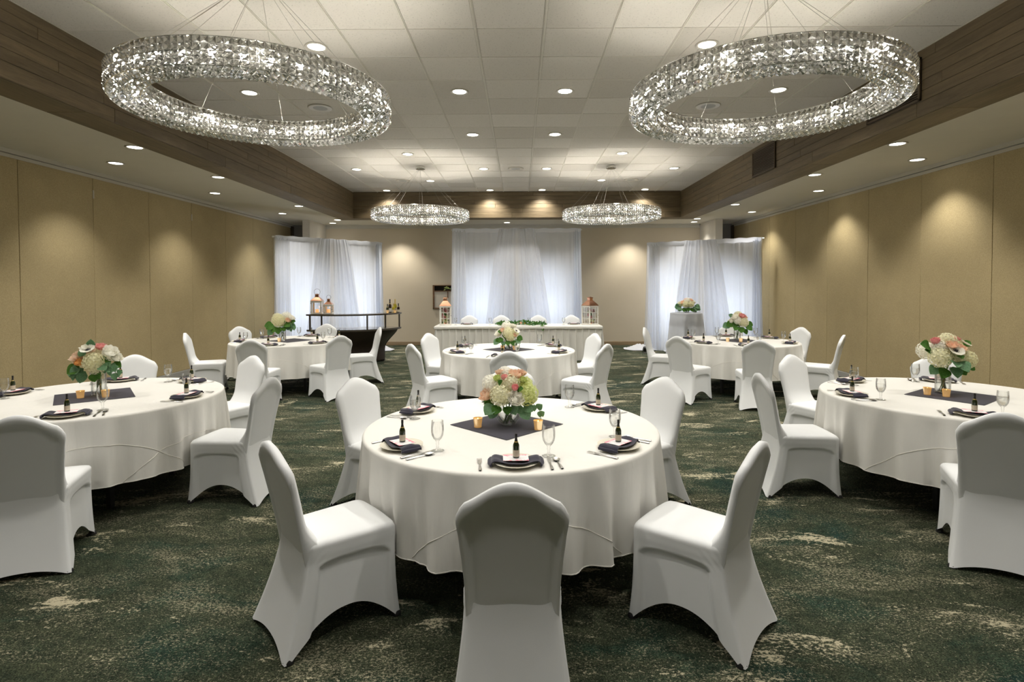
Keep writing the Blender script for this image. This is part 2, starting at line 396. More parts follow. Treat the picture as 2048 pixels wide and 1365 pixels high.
# --- tiled ceiling
ceil = struct(MB().box(BXL-.1, BXR+.1, Y0, BYB+.1, ZC+.012, ZC+.08).obj('ceiling', M['grid']))
def tile_mesh(wd, dp):
    return MB().bbox(-wd/2, wd/2, -dp/2, dp/2, -.006, .006, .004).mesh('tile', M['tile'])
tcache = {}
gx = [BXL]+[TX0+c*TILE for c in range(-2, 11) if BXL+.03 < TX0+c*TILE < BXR-.03]+[BXR]
gy = [TY0+r*TILE for r in range(-15, 14) if TY0+r*TILE < BYB-.05]+[BYB]
gr = MB()
for x in gx[1:-1]:
    gr.box(x-.012, x+.012, gy[0], BYB, ZC-.003, ZC+.014); gr.box(x-.003, x+.003, gy[0], BYB, ZC-.010, ZC)
for yv in gy[1:-1]: gr.box(BXL, BXR, yv-.005, yv+.005, ZC-.002, ZC+.013)
for x in (BXL, BXR): gr.box(x-.01, x+.014 if x < 0 else x+.01, gy[0], BYB, ZC-.004, ZC+.014) if x < 0 else gr.box(x-.014, x+.01, gy[0], BYB, ZC-.004, ZC+.014)
g_ = gr.obj('tee_bars', M['grid'], ceil)
tiles = []
for i in range(len(gx)-1):
    for j in range(len(gy)-1):
        if gy[j+1] < -1.2: continue
        wd, dp = round(gx[i+1]-gx[i]-.022, 3), round(gy[j+1]-gy[j]-.012, 3)
        key = (wd, dp)
        if key not in tcache: tcache[key] = tile_mesh(wd, dp)
        link('tile', tcache[key], ceil, ((gx[i]+gx[i+1])/2, (gy[j]+gy[j+1])/2, ZC+.006+random.uniform(-.001, .0015)))
# --- soffits
SO = MB()
SO.box(XL-.3, BXL-.40, Y0, YB+.3, ZS, ZC+.08); SO.box(BXR+.40, XR+.3, Y0, YB+.3, ZS, ZC+.08); SO.box(BXL-.40, BXR+.40, BYB+.45, YB+.3, ZS, ZC+.08)
soff = struct(SO.obj('ceiling_soffit', M['soffit']))
# --- beams : core + cladding planks
def beam(name, axis, a0, a1, face, sgn, depth, m):
    b = MB(); core = depth-.045
    if axis == 'Y':
        x0, x1 = sorted((face-sgn*.02, face-sgn*core)); b.box(x0, x1, a0, a1, ZBM+.012, ZC+.05)
        g0, g1 = sorted((face-sgn*(depth-.05), face-sgn*(depth+.02))); b.box(g0, g1, a0, a1, ZS+.02, ZC)
    else:
        b.box(a0, a1, face+.02, face+core, ZBM+.012, ZC+.05)
    t = struct(b.obj(name, M['groove']))
    rng = random.Random(name); rows = 6; hgt = (ZC-ZBM-.001)/rows
    def plank(p0, p1, z0, z1, under=False):
        L_ = p1-p0-.003
        pr = rng.uniform(0, .003)
        if axis == 'Y':
            if under:
                x0, x1 = sorted((face-sgn*.03, face-sgn*(depth-.045))); q = MB().bbox(x0-(x0+x1)/2, x1-(x0+x1)/2, -L_/2, L_/2, 0, .014, .003); o = q.obj('plank', m, t, loc=((x0+x1)/2, (p0+p1)/2, ZBM))
            else:
                q = MB().bbox(-.011, .011, -L_/2, L_/2, z0-z0+.0015, z1-z0-.0015, .003); o = q.obj('plank', m, t, loc=(face-sgn*(.011-pr), (p0+p1)/2, z0))
        else:
            if under: q = MB().bbox(-L_/2, L_/2, 0, depth-.075, 0, .014, .003); o = q.obj('plank', m, t, loc=((p0+p1)/2, face+.03, ZBM))
            else: q = MB().bbox(-L_/2, L_/2, -.011, .011, .0015, z1-z0-.0015, .003); o = q.obj('plank', m, t, loc=((p0+p1)/2, face+.011-pr, z0))
    # the lowest board is wide
    zs = [ZBM, ZBM+.135]; 
    while zs[-1] < ZC-.03: zs.append(min(ZC, zs[-1]+(ZC-ZBM-.135)/5))
    for r in range(len(zs)-1):
        p = a0
        first = True
        while p < a1-.01:
            ln = rng.uniform(1.3, 2.4) if not first else rng.uniform(.5, 1.8)
            e = min(a1, p+ln)
            if a1-e < .4: e = a1
            plank(p, e, zs[r], zs[r+1]); p = e; first = False
    p = a0
    while p < a1-.01:
        e = min(a1, p+2.4)
        if a1-e < .5: e = a1
        plank(p, e, 0, 0, True); p = e
    return t
beam('beam_left', 'Y', Y0+2.5, BYB, BXL, 1, .45, M['plankY'])
beam('beam_right', 'Y', Y0+2.5, BYB, BXR, -1, .45, M['plankY'])
beam('beam_back', 'X', BXL-.02, BXR+.02, BYB, 1, .45, M['plankX'])
# corner fillers under the beam ends
struct(MB().box(BXL-.40, BXL, BYB, BYB+.40, ZBM, ZC).box(BXR, BXR+.40, BYB, BYB+.40, ZBM, ZC).obj('beam_corner', M['plankX']))
# --- side walls of 1.2 m panels
def side_wall(name, x, sgn):
    t = struct(MB().box(*sorted((x-sgn*.012, x-sgn*.2)), Y0, 14.95, 0, ZS).obj(name, M['groove']))
    pm = {}
    seams = [6.77+1.197*k for k in range(-9, 8)]
    seams = [s for s in seams if Y0+.1 < s < 14.6]+[14.86]
    for a, b_ in zip(seams[:-1], seams[1:]):
        wd = round(b_-a-.005, 3)
        if b_ > 14.93: continue
        if wd not in pm: pm[wd] = MB().bbox(-.008, .008, -wd/2, wd/2, .105, 3.205, .004).mesh('panel', M['fabric'])
        link('panel', pm[wd], t, (x-sgn*.006, (a+b_)/2, 0))
    xs = sorted((x+sgn*.012, x-sgn*.02))
    MB().box(xs[0], xs[1], Y0, 14.95, 3.20, 3.242).obj('track_lower', M['white_trim'], t)
    xs = sorted((x+sgn*.03, x-sgn*.02))
    MB().box(xs[0], xs[1], Y0, 14.95, 3.250, ZS).obj('track_upper', M['white_trim'], t)
    xs = sorted((x+sgn*.02, x-sgn*.02))
    struct(MB().bbox(xs[0], xs[1], Y0, 14.95, 0.0, .10, .003).obj('baseboard_'+name.split('_')[1], M['basegrey']))
    if name == 'wall_left':
        for yy, z in ((7.967, 2.97), (10.361, 2.93)):
            MB().bbox(x+.003, x+.014, yy-.012, yy+.012, z-.06, z+.06, .003).obj('hinge_plate', M['white_trim'], t)
    return t
side_wall('wall_left', XL, 1); side_wall('wall_right', XR, -1)
# niche frames at the far ends of the side walls
for nm, x, s in (('trim_1', XL, 1), ('trim_2', XR, -1)):
    xs = sorted((x, x+s*.04)); struct(MB().bbox(xs[0], xs[1], 14.86, 15.0, 0, 3.24, .004).obj(nm, M['grill']))
# --- back wall, wings, baseboard, crown
bw = struct(MB().box(XL-.3, XR+.3, YB, YB+.2, 0, ZS).obj('wall_back', M['back']))
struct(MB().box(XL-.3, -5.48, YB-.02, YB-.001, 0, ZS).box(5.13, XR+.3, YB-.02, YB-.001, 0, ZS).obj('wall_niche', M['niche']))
for nm, x0, x1 in (('column_left', -5.48, -5.295), ('column_right', 4.915, 5.10)):
    struct(MB().bbox(x0, x1, 13.97, YB, 0, ZS, .004).obj(nm, M['column']))
struct(MB().bbox(-5.29, 4.91, YB-.018, YB, 0, .10, .004).obj('baseboard_back', M['base']))
cr = MB(); cr.bbox(-5.29, 4.91, YB-.05, YB, ZS-.045, ZS, .004); cr.bbox(-5.29, 4.91, YB-.025, YB, ZS-.10, ZS-.045, .004)
struct(cr.obj('trim_3', M['white_trim']))
struct(MB().box(XL-.3, XR+.3, Y0-.1, Y0, 0, ZC).obj('wall_front', M['back']))
# --- vent grilles on the beam at the right
def grille(y0, y1, z0, z1, label):
    t = empty('vent_grille', (BXR-.004, (y0+y1)/2, z0)); tag(t, label, 'vent grille', 'brown vent grilles on the timber beam')
    h = z1-z0; l = (y1-y0)/2
    MB().box(-.004, -.001, -l, l, 0, h).obj('backing', M['groove'], t)
    fr = MB()
    for a in ((-l, -l+.025, 0, h), (l-.025, l, 0, h), (-l, l, 0, .025), (-l, l, h-.025, h)): fr.bbox(-.022, -.004, a[0], a[1], a[2], a[3], .003)
    fr.obj('frame', M['grill'], t)
    n = int((h-.05)/.024); sl = MB().bbox(-.016, -.005, -l+.027, l-.027, -.006, .006, .002).mesh('slat', M['grill'])
    for k in range(n): link('slat', sl, t, (0, 0, .037+k*(h-.07)/(n-1)), (0, .35, 0))
grille(8.47, 9.29, 3.42, 3.84, 'brown louvred vent grille on the timber beam, the one farther down the room')
grille(5.43, 6.25, 3.42, 3.84, 'brown louvred vent grille on the timber beam, half hidden by the large chandelier')

# ------------------------------------------------------------------ downlights
dl_trim = MB().lathe([(.078, -.001), (.104, -.001), (.107, -.006), (.102, -.011), (.086, -.009), (.078, -.003)], 28, cap0=False, cap1=False).mesh('trim_ring', M['trim'], True)
dl_lens = MB().lathe([(.082, -.004), (.05, -.0055), (.001, -.006)], 24, cap0=False).mesh('lens', M['lens'], True)
def spot(loc, W, size=125, blend=.75, col=WARM, rad=.06):
    ld = bpy.data.lights.new('spot', 'SPOT'); ld.energy = W; ld.color = col; ld.spot_size = radians(size); ld.spot_blend = blend; ld.shadow_soft_size = rad
    o = bpy.data.objects.new('downlight_lamp', ld); COL.objects.link(o); o.location = loc
    return o
def downlight(x, y, z, W, label, grp):
    t = empty('downlight', (x, y, z)); tag(t, label, 'downlight', grp)
    link('trim_ring', dl_trim, t); link('lens', dl_lens, t)
    spot((x, y, z-.03), W, 125 if z > 3.5 else 104)
ROWN = {5.28:'nearest', 6.51:'second nearest', 8.36:'third', 9.57:'fourth', 10.80:'fifth', 12.01:'sixth', 13.20:'last'}
LIGHTS = [(5.28, (-1.917, 1.768)), (6.51, (-3.155, -.695, .535, 3.01)), (8.36, (-.70, .535)), (9.57, (-1.92, 1.765)),
          (10.80, (-3.165, -.694, .53, 2.995)), (12.01, (-1.923, 1.77)), (13.20, (-3.155, -.696, .54, 2.975))]
for y, xs in LIGHTS:
    for i, x in enumerate(xs):
        pos = {2: ('left', 'right'), 4: ('outer left', 'inner left', 'inner right', 'outer right')}[len(xs)][i]
        downlight(x, y, ZC-.004, SPOT_W, 'round downlight in the tiled ceiling, %s one of the %s row' % (pos, ROWN[y]), 'recessed downlights in the tiled ceiling')
for y, xs in ((4.06, (-3.155, -.695, .535, 3.01)), (2.83, (-1.917, 1.768)), (1.0, (-3.155, -.695, .535, 3.01)), (-1.5, (-1.917, 1.768))):
    for x in xs:
        t = spot((x, y, ZC-.03), SPOT_W*(1 if y > 2 else   .6 if y > 0 else .3))
for s, xi, xo, side in ((1, -4.565, -5.41, 'left'), (-1, 4.44, 5.27, 'right')):
    for k, y in enumerate((6.58, 8.40, 11.47, 13.90)):
        downlight(xi, y, ZS-.002, SOFF_W, 'round downlight in the low %s ceiling against the beam, %s from the camera' % (side, ('first', 'second', 'third', 'fourth')[k]), 'recessed downlights in the low side ceilings')
    for k, y in enumerate((7.42, 9.84, 12.64)):
        downlight(xo, y, ZS-.002, SOFF_W, 'round downlight in the low %s ceiling near the fabric wall, %s from the camera' % (side, ('first', 'second', 'third')[k]), 'recessed downlights in the low side ceilings')
    for y, k in ((5.0, .45), (2.5, .15)): spot((xo, y, ZS-.03), SOFF_W*k)
    for y in (4.2,): spot((xi, y, ZS-.03), SOFF_W*.8)
for x, lb in ((-4.92, 'beside the left pilaster'), (-3.25, 'behind the far left chandelier'), (-.33, 'above the middle drape'), (2.95, 'behind the far right chandelier'), (4.58, 'beside the right pilaster')):
    downlight(x, 14.60, ZS-.002, SOFF_W*(.45 if abs(x) > 4 else 1.6 if abs(x) > 1 else .4), 'round downlight over the far wall '+lb, 'recessed downlights at the far wall')
# ceiling speakers
for x, y, lb in ((-2.53, 7.08, 'seen through the near left chandelier'), (2.39, 7.08, 'seen through the near right chandelier'), (-.07, 10.80, 'on the middle line of the room'), (-2.51, 11.98, 'beyond the far left canopy'), (2.40, 11.98, 'beyond the far right canopy')):
    t = empty('ceiling_speaker', (x, y, ZC-.002)); tag(t, 'round flush ceiling speaker '+lb, 'speaker', 'flush ceiling speakers')
    MB().lathe([(.085, -.001), (.150, -.001), (.153, -.006), (.140, -.010), (.09, -.008)], 28, cap0=False, cap1=False).obj('rim', M['trim'], t, True)
    MB().lathe([(.092, -.007), (.06, -.009), (.001, -.010)], 24, cap0=False).obj('grille', M['speaker'], t, True)

# ------------------------------------------------------------------ chandeliers
RO, RW, RH = .915, .187, .165
def crystal_pts(sz_u, sz_v, h):
    a, b = sz_u/2, sz_v/2
    v = [(-a, -b, 0), (a, -b, 0), (a, b, 0), (-a, b, 0), (0, 0, h), (0, 0, -.007)]
    f = [(0,1,4),(1,2,4),(2,3,4),(3,0,4),(1,0,5),(2,1,5),(3,2,5),(0,3,5)]
    return v, f
def slots():
    out = []   # (matrix, u size)
    nr = 4; vh = RH/nr
    def M4(p, u, v, n): return Matrix(((u.x, v.x, n.x, p.x), (u.y, v.y, n.y, p.y), (u.z, v.z, n.z, p.z), (0,0,0,1)))
    n = 136
    for r in range(nr):
        for k in range(n):
            a = 2*pi*(k+.5)/n; N_ = Vector((cos(a), sin(a), 0)); out.append(('o', a, M4(N_*RO+Vector((0,0,(r+.5)*vh)), Vector((-sin(a), cos(a), 0)), Vector((0,0,1)), N_)))
    n = 108
    for r in range(nr):
        for k in range(n):
            a = 2*pi*(k+.5)/n; N_ = -Vector((cos(a), sin(a), 0)); out.append(('i', a, M4(-N_*(RO-RW)+Vector((0,0,(r+.5)*vh)), Vector((sin(a), -cos(a), 0)), Vector((0,0,1)), N_)))
    for r in range(4):
        rad = RO-RW+(r+.5)*RW/4; n = int(2*pi*rad/.0425)
        for k in range(n):
            a = 2*pi*(k+.5)/n; R_ = Vector((cos(a), sin(a), 0)); out.append(('u', a, M4(R_*rad, Vector((-sin(a), cos(a), 0)), R_, Vector((0,0,-1)))))
    return out
CV, CF = crystal_pts(.041, .040, .017)
c_me = MB().add(CV, CF).mesh('crystal', M['crystal'])
SL = slots()
def torus(b, r, z, t=.0022, n=96): b.tube([(r*cos(2*pi*k/n), r*sin(2*pi*k/n), z) for k in range(n)], t, 5, closed=True)
def ring_frame():
    b = MB()
    for r, zz in ((RO, (0, RH/2, RH)), (RO-RW, (0, RH/2, RH))):
        for z in zz: torus(b, r, z, .0026 if z in (0, RH) else .0014)
    for k in range(12):
        a = 2*pi*k/12; c, s = cos(a), sin(a)
        b.tube([((RO-.006)*c, (RO-.006)*s, .004), ((RO-.006)*c, (RO-.006)*s, RH)], .003, 5)
        b.tube([((RO-RW+.006)*c, (RO-RW+.006)*s, .004), ((RO-RW+.006)*c, (RO-RW+.006)*s, RH)], .003, 5)
        b.tube([((RO-RW)*c, (RO-RW)*s, RH), (RO*c, RO*s, RH)], .004, 5)
        b.tube([((RO-RW)*c, (RO-RW)*s, .006), (RO*c, RO*s, .006)], .003, 5)
    return b.mesh('frame', M['chrome'])
frame_me = ring_frame()
bulb_me = MB().lathe([(.004, -.022), (.004, -.010), (.0052, 0), (.004, .009), (.001, .014)], 8).mesh('bulb', M['bulb'], True)
sock_me = MB().lathe([(.010, -.03), (.011, .0), (.001, .001)], 10).mesh('lamp_holder', M['chrome'], True)
def sparkle_reflector():  # mirrored band added inside the ring to brighten the crystals with sparkle
    b = MB(); rg = random.Random(11); n = 110; rr = RO-RW/2
    b.lathe([(rr+.003, .02), (rr+.003, RH-.02), (rr-.003, RH-.02), (rr-.003, .02), (rr+.003, .02)], 72, cap0=False, cap1=False)
    for k in range(n):
        for r in range(4):
            for sd in (-1, 1):
                a = 2*pi*(k+.5)/n; T = Matrix.Translation(((rr+sd*.008)*cos(a), (rr+sd*.008)*sin(a), .02+(r+.5)*(RH-.04)/4)) @ Matrix.Rotation(a, 4, 'Z') @ Matrix.Rotation(pi/2*sd, 4, 'Y') @ Matrix.Rotation(rg.uniform(-.5, .5), 4, 'X') @ Matrix.Rotation(rg.uniform(-.5, .5), 4, 'Y')
                b.add(*crystal_pts(.032, .046, .009), 0, T)
    return b.mesh('sparkle_reflector', M['core'])
reflector_me = sparkle_reflector()
def chandelier(x, y, zb, label, near, cyl):
    t = empty('ring_chandelier', (x, y, zb)); tag(t, label, 'chandelier', 'crystal ring chandeliers')
    link('frame', frame_me, t)
    sl = SL
    if near:
        cam = Vector((-x, -y, CAMZ-zb))
        sc = sorted(range(len(sl)), key=lambda i: (sl[i][2].translation-cam).length*(1.0 if sl[i][0] == 'o' else 1.6) + (5 if sl[i][0] == 'i' else 0))
        top = set(sc[:300])
    else: top = set()
    b = MB()
    rng = random.Random(int(x*100))
    for i, (k, a, m4) in enumerate(sl):
        jit = Matrix.Rotation(rng.uniform(-.10, .10), 4, 'X') @ Matrix.Rotation(rng.uniform(-.10, .10), 4, 'Y')
        if i in top:
            o = bpy.data.objects.new('crystal', c_me); COL.objects.link(o); o.parent = t; o.matrix_local = m4 @ jit
        else: b.add(CV, CF, 0, m4 @ jit)
    o = b.obj('crystal_rows', M['crystal'], t); o['kind'] = 'stuff'
    NB = 34
    for k in range(NB):
        a = 2*pi*(k+.3)/NB; r = RO-RW/2
        link('lamp_holder', sock_me, t, (r*cos(a), r*sin(a), RH*.5-.005)); 
        for dr in (-.05, .05): link('bulb', bulb_me, t, ((r+dr)*cos(a), (r+dr)*sin(a), RH*.5+.004), (0, pi/2, a+pi/2), (1, 1, 1) if near else (1.15, 1.15, 1.15))
    link('sparkle_reflector', reflector_me, t)
    for k in range(12):
        a = 2*pi*(k+.8)/12; r = RO-RW/2+(.055 if k % 2 else -.055)
        ld = bpy.data.lights.new('ring_lamp', 'POINT'); ld.energy = CHAND_W; ld.color = (1, .94, .82); ld.shadow_soft_size = .012
        lo = bpy.data.objects.new('ring_lamp', ld); COL.objects.link(lo); lo.location = (x+r*cos(a), y+r*sin(a), zb+RH*.75)
    H = ZC-.005-zb
    MB().lathe([(.088, H), (.092, H-.004), (.092, H-.042), (.086, H-.048), (.001, H-.048)], 28, cap0=False).obj('canopy', M['chrome'], t, True, 40)
    for k in range(cyl):
        a = 2*pi*k/cyl+.22; r = RO-RW/2
        MB().tube([(r*cos(a), r*sin(a), RH), (.03*cos(a), .03*sin(a), H-.046)], .0013, 4).obj('cable', M['cable'], t)
    MB().tube([((RO-RW/2)*cos(-1.9), (RO-RW/2)*sin(-1.9), RH), (.0, -.04, H-.046)], .003, 5).obj('power_cord', M['chrome'], t)
CH_N, CH_F, CH_Z = 4.056, 10.59, 2.898
chandelier(-1.885, CH_N, CH_Z, 'large crystal ring chandelier at upper left above the near tables', True, 8)
chandelier(1.745, CH_N, CH_Z, 'large crystal ring chandelier at upper right above the near tables', True, 8)
chandelier(-1.885, CH_F, CH_Z, 'distant crystal ring chandelier left of the middle drape', False, 8)
chandelier(1.745, CH_F, CH_Z, 'distant crystal ring chandelier right of the middle drape', False, 8)

# ------------------------------------------------------------------ chair
def chair_cover():
    b = MB()
    # lower body : four sides, corner posts following the legs
    def corner(i, z):   # 0 front-left,1 front-right,2 rear-right,3 rear-left  (front is +Y)
        t = max(0, 1-z/.44)
        if i in (0, 1):
            x = .205+.012*t**2; y = .235+.022*t**3; 
        else:
            x = .183+.062*t**1.3; y = -.205-.128*t**1.45
        return (-x if i in (0, 3) else x), y
    ARCH = (.115, .135, .035, .135)
    N = (20, 40, 20, 40)
    L = 34
    top = .452
    rows = []
    for l in range(L+1):
        row = []
        for s in range(4):
            for k in range(N[s]):
                u = k/N[s]
                w_ = (4*u*(1-u))
                hem = .006 + ARCH[s]*max(0, 1-(abs(2*u-1)/.91)**2.2)
                z = hem+(top-hem)*(l/L)**.92
                c0, c1 = corner(s, z), corner((s+1) % 4, z)
                px, py = lerp(c0[0], c1[0], u), lerp(c0[1], c1[1], u)
                # outward normal
                dx, dy = c1[0]-c0[0], c1[1]-c0[1]; ln = hypot(dx, dy); nx, ny = -dy/ln, dx/ln
                mx_, my_ = (c0[0]+c1[0])/2, (c0[1]+c1[1])/2
                if nx*mx_+ny*(my_-.0) < 0: nx, ny = -nx, -ny
                off = 0
                zz = z/top
                off -= .009*w_*max(0,1-zz)**.8*(1 if s in (1, 3) else .6)       # cloth pulled in between the legs
                if s in (1, 3):
                    uu = u if s == 1 else 1-u     # 0 at front corner .. 1 at rear
                    edge = min(sm(uu, .08, .115), sm(1-uu, .13+.04*(1-zz), .175+.04*(1-zz)))
                    arch = sm(.380-.07*abs(2*uu-1)**4-z, 0, .013)
                    off -= .021*edge*arch
                    off += .0022*sin((uu*1.2+z*2.2)*60)*sm(uu, .72, .85)*sm(z, .30, .40)
                    off += .004*sm(z, .38, .42)
                if s == 0:
                    edge = min(sm(u, .08, .16), sm(1-u, .08, .16)); off -= .008*edge*sm(.37-z, 0, .02); off += .012*w_*sm(z, .36, .45)
                if s == 2: off += .006*w_*sm(z, .3, .45)
                # corner rounding
                cr_ = .022*(1-sm(min(u, 1-u), 0, .09)); 
                ccx, ccy = px-cr_*(1 if px > 0 else -1)*.35, py-cr_*(1 if py > 0 else -1)*.35
                row.append((ccx+nx*off, ccy+ny*off, z))
        rows.append(row)
    # close over the seat, dome
    base = rows[-1]; cx, cy = 0, .02
    for t, dz in ((.985, .008), (.955, .016), (.90, .022), (.78, .027), (.55, .031), (.25, .033), (.02, .034)):
        rows.append([(cx+(x-cx)*t, cy+(y-cy)*t, top+dz-(.010 if y < -.1 else 0)*(1-t)*0) for x, y, z in base])
    n = len(base); v = [p for r in rows for p in r]; f = []
    for j in range(len(rows)-1):
        for i in range(n):
            i2 = (i+1) % n; f.append((j*n+i, (j+1)*n+i, (j+1)*n+i2, j*n+i2))
    f.append(tuple((len(rows)-1)*n+k for k in range(n))[::-1])
    b.add(v, f)
    # backrest slab
    def half(z):   # half width
        z_ = [.36, .44, .52, .60, .70, .78, .84, .875]; h_ = [.178, .180, .183, .189, .199, .209, .213, .209]
        for i in range(len(z_)-1):
            if z <= z_[i+1]: return lerp(h_[i], h_[i+1], sm(z, z_[i], z_[i+1])*.5+.5*(z-z_[i])/(z_[i+1]-z_[i]))
        return h_[-1]
    def ztop(q):   # q in -1..1 : crown outline
        a = abs(q)
        return .838+.092*(cos(pi*min(1, a/1.02))*.5+.5)**.85 - .045*sm(a, .86, 1.0)
    NU, NV = 24, 22
    def yback(z): return -.200-.115*((z-.36)/.57)**1.15
    def front(u, v):
        q = 2*u-1; zt = ztop(q); z = lerp(.40, zt, v)
        hw = half(min(z, .86)); x = hw*q
        y = yback(z)+.034+.012*(1-q*q)*(v*(1-v)*4)
        y += .16*max(0, (.60-z)/.2)**2.4*(1-.25*q*q)
        e = sm(abs(q), .80, 1.0); k_ = sm(v, .93, 1.0); y -= .017*max(e**2, k_)
        return (x, y, z)
    def back(u, v):
        q = 2*u-1; zt = ztop(q); z = lerp(.36, zt, v); hw = half(min(z, .86)); x = hw*q
        y = yback(z)-.012*(1-abs(q)**4)*sm(v, 0, .15)-.004
        # hollow panel behind the padded top roll
        zr = zt-.05-.012*cos(q*pi*2.6)
        inset = .014*sm(zr-z, 0, .025)*(1-sm(abs(q), .84, .95))*sm(z, .38, .42)
        y += inset
        y = min(y+.008*sm(v, .95, 1.0), yback(z)+.006) if (abs(q) > .8 or v > .92) else y
        return (x, y, z)
    b.grid(front, NU, NV); o0 = len(b.v)
    bb = MB().grid(back, NU, NV); b.add(bb.v, [tuple(reversed(q)) for q in bb.f])
    # bridge edges : sides and top
    nf = len(v); F0, B0 = nf, o0; cu = NU+1
    br = []
    for j in range(NV):
        br.append((F0+j*cu, F0+(j+1)*cu, B0+(j+1)*cu, B0+j*cu)); br.append((F0+j*cu+NU, B0+j*cu+NU, B0+(j+1)*cu+NU, F0+(j+1)*cu+NU))
    for i in range(NU): br.append((F0+NV*cu+i, F0+NV*cu+i+1, B0+NV*cu+i+1, B0+NV*cu+i))
    b.f += br; b.m += [0]*len(br)
    me = b.mesh('cover', M['spandex'], True)
    import bmesh
    bm = bmesh.new(); bm.from_mesh(me); bmesh.ops.recalc_face_normals(bm, faces=bm.faces); bm.to_mesh(me); bm.free()
    return me
cover_me = chair_cover()
foot_me = MB().lathe([(.018, 0), (.024, .002), (.024, .012), (.016, .024)], 12).mesh('foot', M['black'], True, 40)
def make_chair():
    t = empty('banquet_chair')
    link('cover', cover_me, t)
    for x, y in ((-.196, .234), (.196, .234), (.217, -.300), (-.217, -.300)): link('foot', foot_me, t, (x, y, 0))
    return t
chair0 = make_chair(); ch0 = snapshot(chair0)
first = [True]
def put_chair(x, y, rz, label, grp, z=0):
    if first[0]: o = chair0; first[0] = False
    else: o = copy_tree(chair0, None, ch0)
    o.location = (x, y, z); o.rotation_euler = (0, 0, rz); tag(o, label, 'chair', grp)
    return o

# ------------------------------------------------------------------ table ware meshes
plate_b = MB().lathe([(.0, .002), (.06, .001), (.075, .003), (.108, .014), (.115, .018), (.116, .020), (.107, .019), (.078, .008), (.060, .006), (.0, .006)][1:-1], 40)
plate_me = plate_b.mesh('dinner_plate', M['plate'], True, 60)
def goblet_mesh():
    p = [(.001, .0), (.034, .0), (.036, .002), (.030, .005), (.012, .010), (.007, .018), (.006, .030), (.009, .038), (.007, .046), (.010, .054), (.022, .066), (.031, .084), (.0345, .105), (.034, .130), (.0315, .158), (.0318, .163)]
    q = [(.0305, .162), (.0328, .130), (.0333, .105), (.0298, .085), (.021, .068), (.008, .058), (.001, .056)]
    return MB().lathe(p+q, 28, cap0=False, cap1=False).mesh('goblet_glass', M['glass'], True, 60)
gob_me = goblet_mesh()
wat_me = MB().lathe([(.001, .058), (.008, .060), (.020, .070), (.0288, .086), (.0322, .105), (.0322, .122), (.001, .122)], 24, cap0=False, cap1=False).mesh('water', M['water'], True, 40)
def bottle_mesh(h, r, name, g, lab, neck):
    b = MB(); s = h/.12
    k = r/.0165
    b.lathe([(.001, 0), (.0155*k, 0), (.0165*k, .002*s), (.0165*k, .058*s), (.0150*k, .066*s), (.0080*k, .082*s), (.0058*k, .092*s), (.0055*k, .100*s)], 18, 0, cap0=False, cap1=False)
    b.lathe([(.0168*k, .008*s), (.0168*k, .040*s)], 18, 1, cap0=False, cap1=False)
    b.lathe([(.0082*k, .0825*s), (.0062*k, .092*s), (.0058*k, .100*s), (.0064*k, .102*s), (.0064*k, .119*s), (.0055*k, .120*s), (.0005, .120*s)], 14, 2, cap0=False, cap1=False)
    b.lathe([(.0105*k, .0765*s), (.0083*k, .0825*s)], 14, 3, cap0=False, cap1=False)
    return b.mesh(name, [M[g], M[lab], M[neck], M['foil']], True, 50)
mini_me = bottle_mesh(.12, .0165, 'favor_bottle', 'botglass', 'label', 'foilblk')
def napkin_mesh():
    b = MB()
    def fn(u, v):
        x = lerp(-.128, .128, u); y = lerp(-.058, .052, v)
        a = abs(x)
        z = .014+.012*sm(a, .03, .10)-.022*sm(a, .112, .128)**1.2
        z += .003*sin(v*9+u*3)*(1-sm(a, .1, .128)) + .006*(sin(v*pi))*sm(a, .06, .1)
        y += .010*sin(u*pi)*-1*(1-v) + .004*sin(u*7)
        return (x, y, z+.004)
    b.grid(fn, 24, 10)
    o = len(b.v); b2 = MB().grid(lambda u, v: tuple(Vector(fn(u, v))-Vector((0, 0, .0035+.004*sin(u*pi)*0))), 24, 10); b.add(b2.v, [tuple(reversed(f)) for f in b2.f])
    # rim of the folded stack
    cu = 25
    for i in range(24): b.f.append((i, o+i, o+i+1, i+1)); b.f.append((10*cu+i, 10*cu+i+1, o+10*cu+i+1, o+10*cu+i)); b.m += [0, 0]
    for j in range(10): b.f.append((j*cu, (j+1)*cu, o+(j+1)*cu, o+j*cu)); b.f.append((j*cu+24, o+j*cu+24, o+(j+1)*cu+24, (j+1)*cu+24)); b.m += [0, 0]
    # rolled folds hanging past both plate edges
    for s in (-1, 1):
        b.tube([(s*.122, -.060, .010), (s*.129, -.03, .012), (s*.130, .02, .013), (s*.124, .052, .014)], [.006, .010, .010, .007], 8)
    return b.mesh('napkin', M['navy'], True, 60)
nap_me = napkin_mesh()
card_me = MB().bbox(-.063, .063, -.048, .048, 0, .0018, .0005).mesh('menu_card', M['card'])
def flat_poly(pts, th, m, name, bend=None):
    n = len(pts); b = MB()
    f = bend or (lambda x, y: 0)
    v = [(x, y, f(x, y)) for x, y in pts]+[(x, y, f(x, y)+th) for x, y in pts]
    b.add(v, [tuple(range(n))[::-1], tuple(range(n, 2*n))]+[(i, (i+1) % n, n+(i+1) % n, n+i) for i in range(n)])
    return b
def handle(b, y0=-.09, y1=.01):
    b.grid(lambda u, v: ((.0065*(1-.55*sm(v, .1, .9))+.0015*sin(v*pi*3)**2)*cos(2*pi*u)*1.0, lerp(y0, y1, v), .0035+.0026*sin(2*pi*u)+.002*sin(v*pi)), 8, 10, closeu=True)
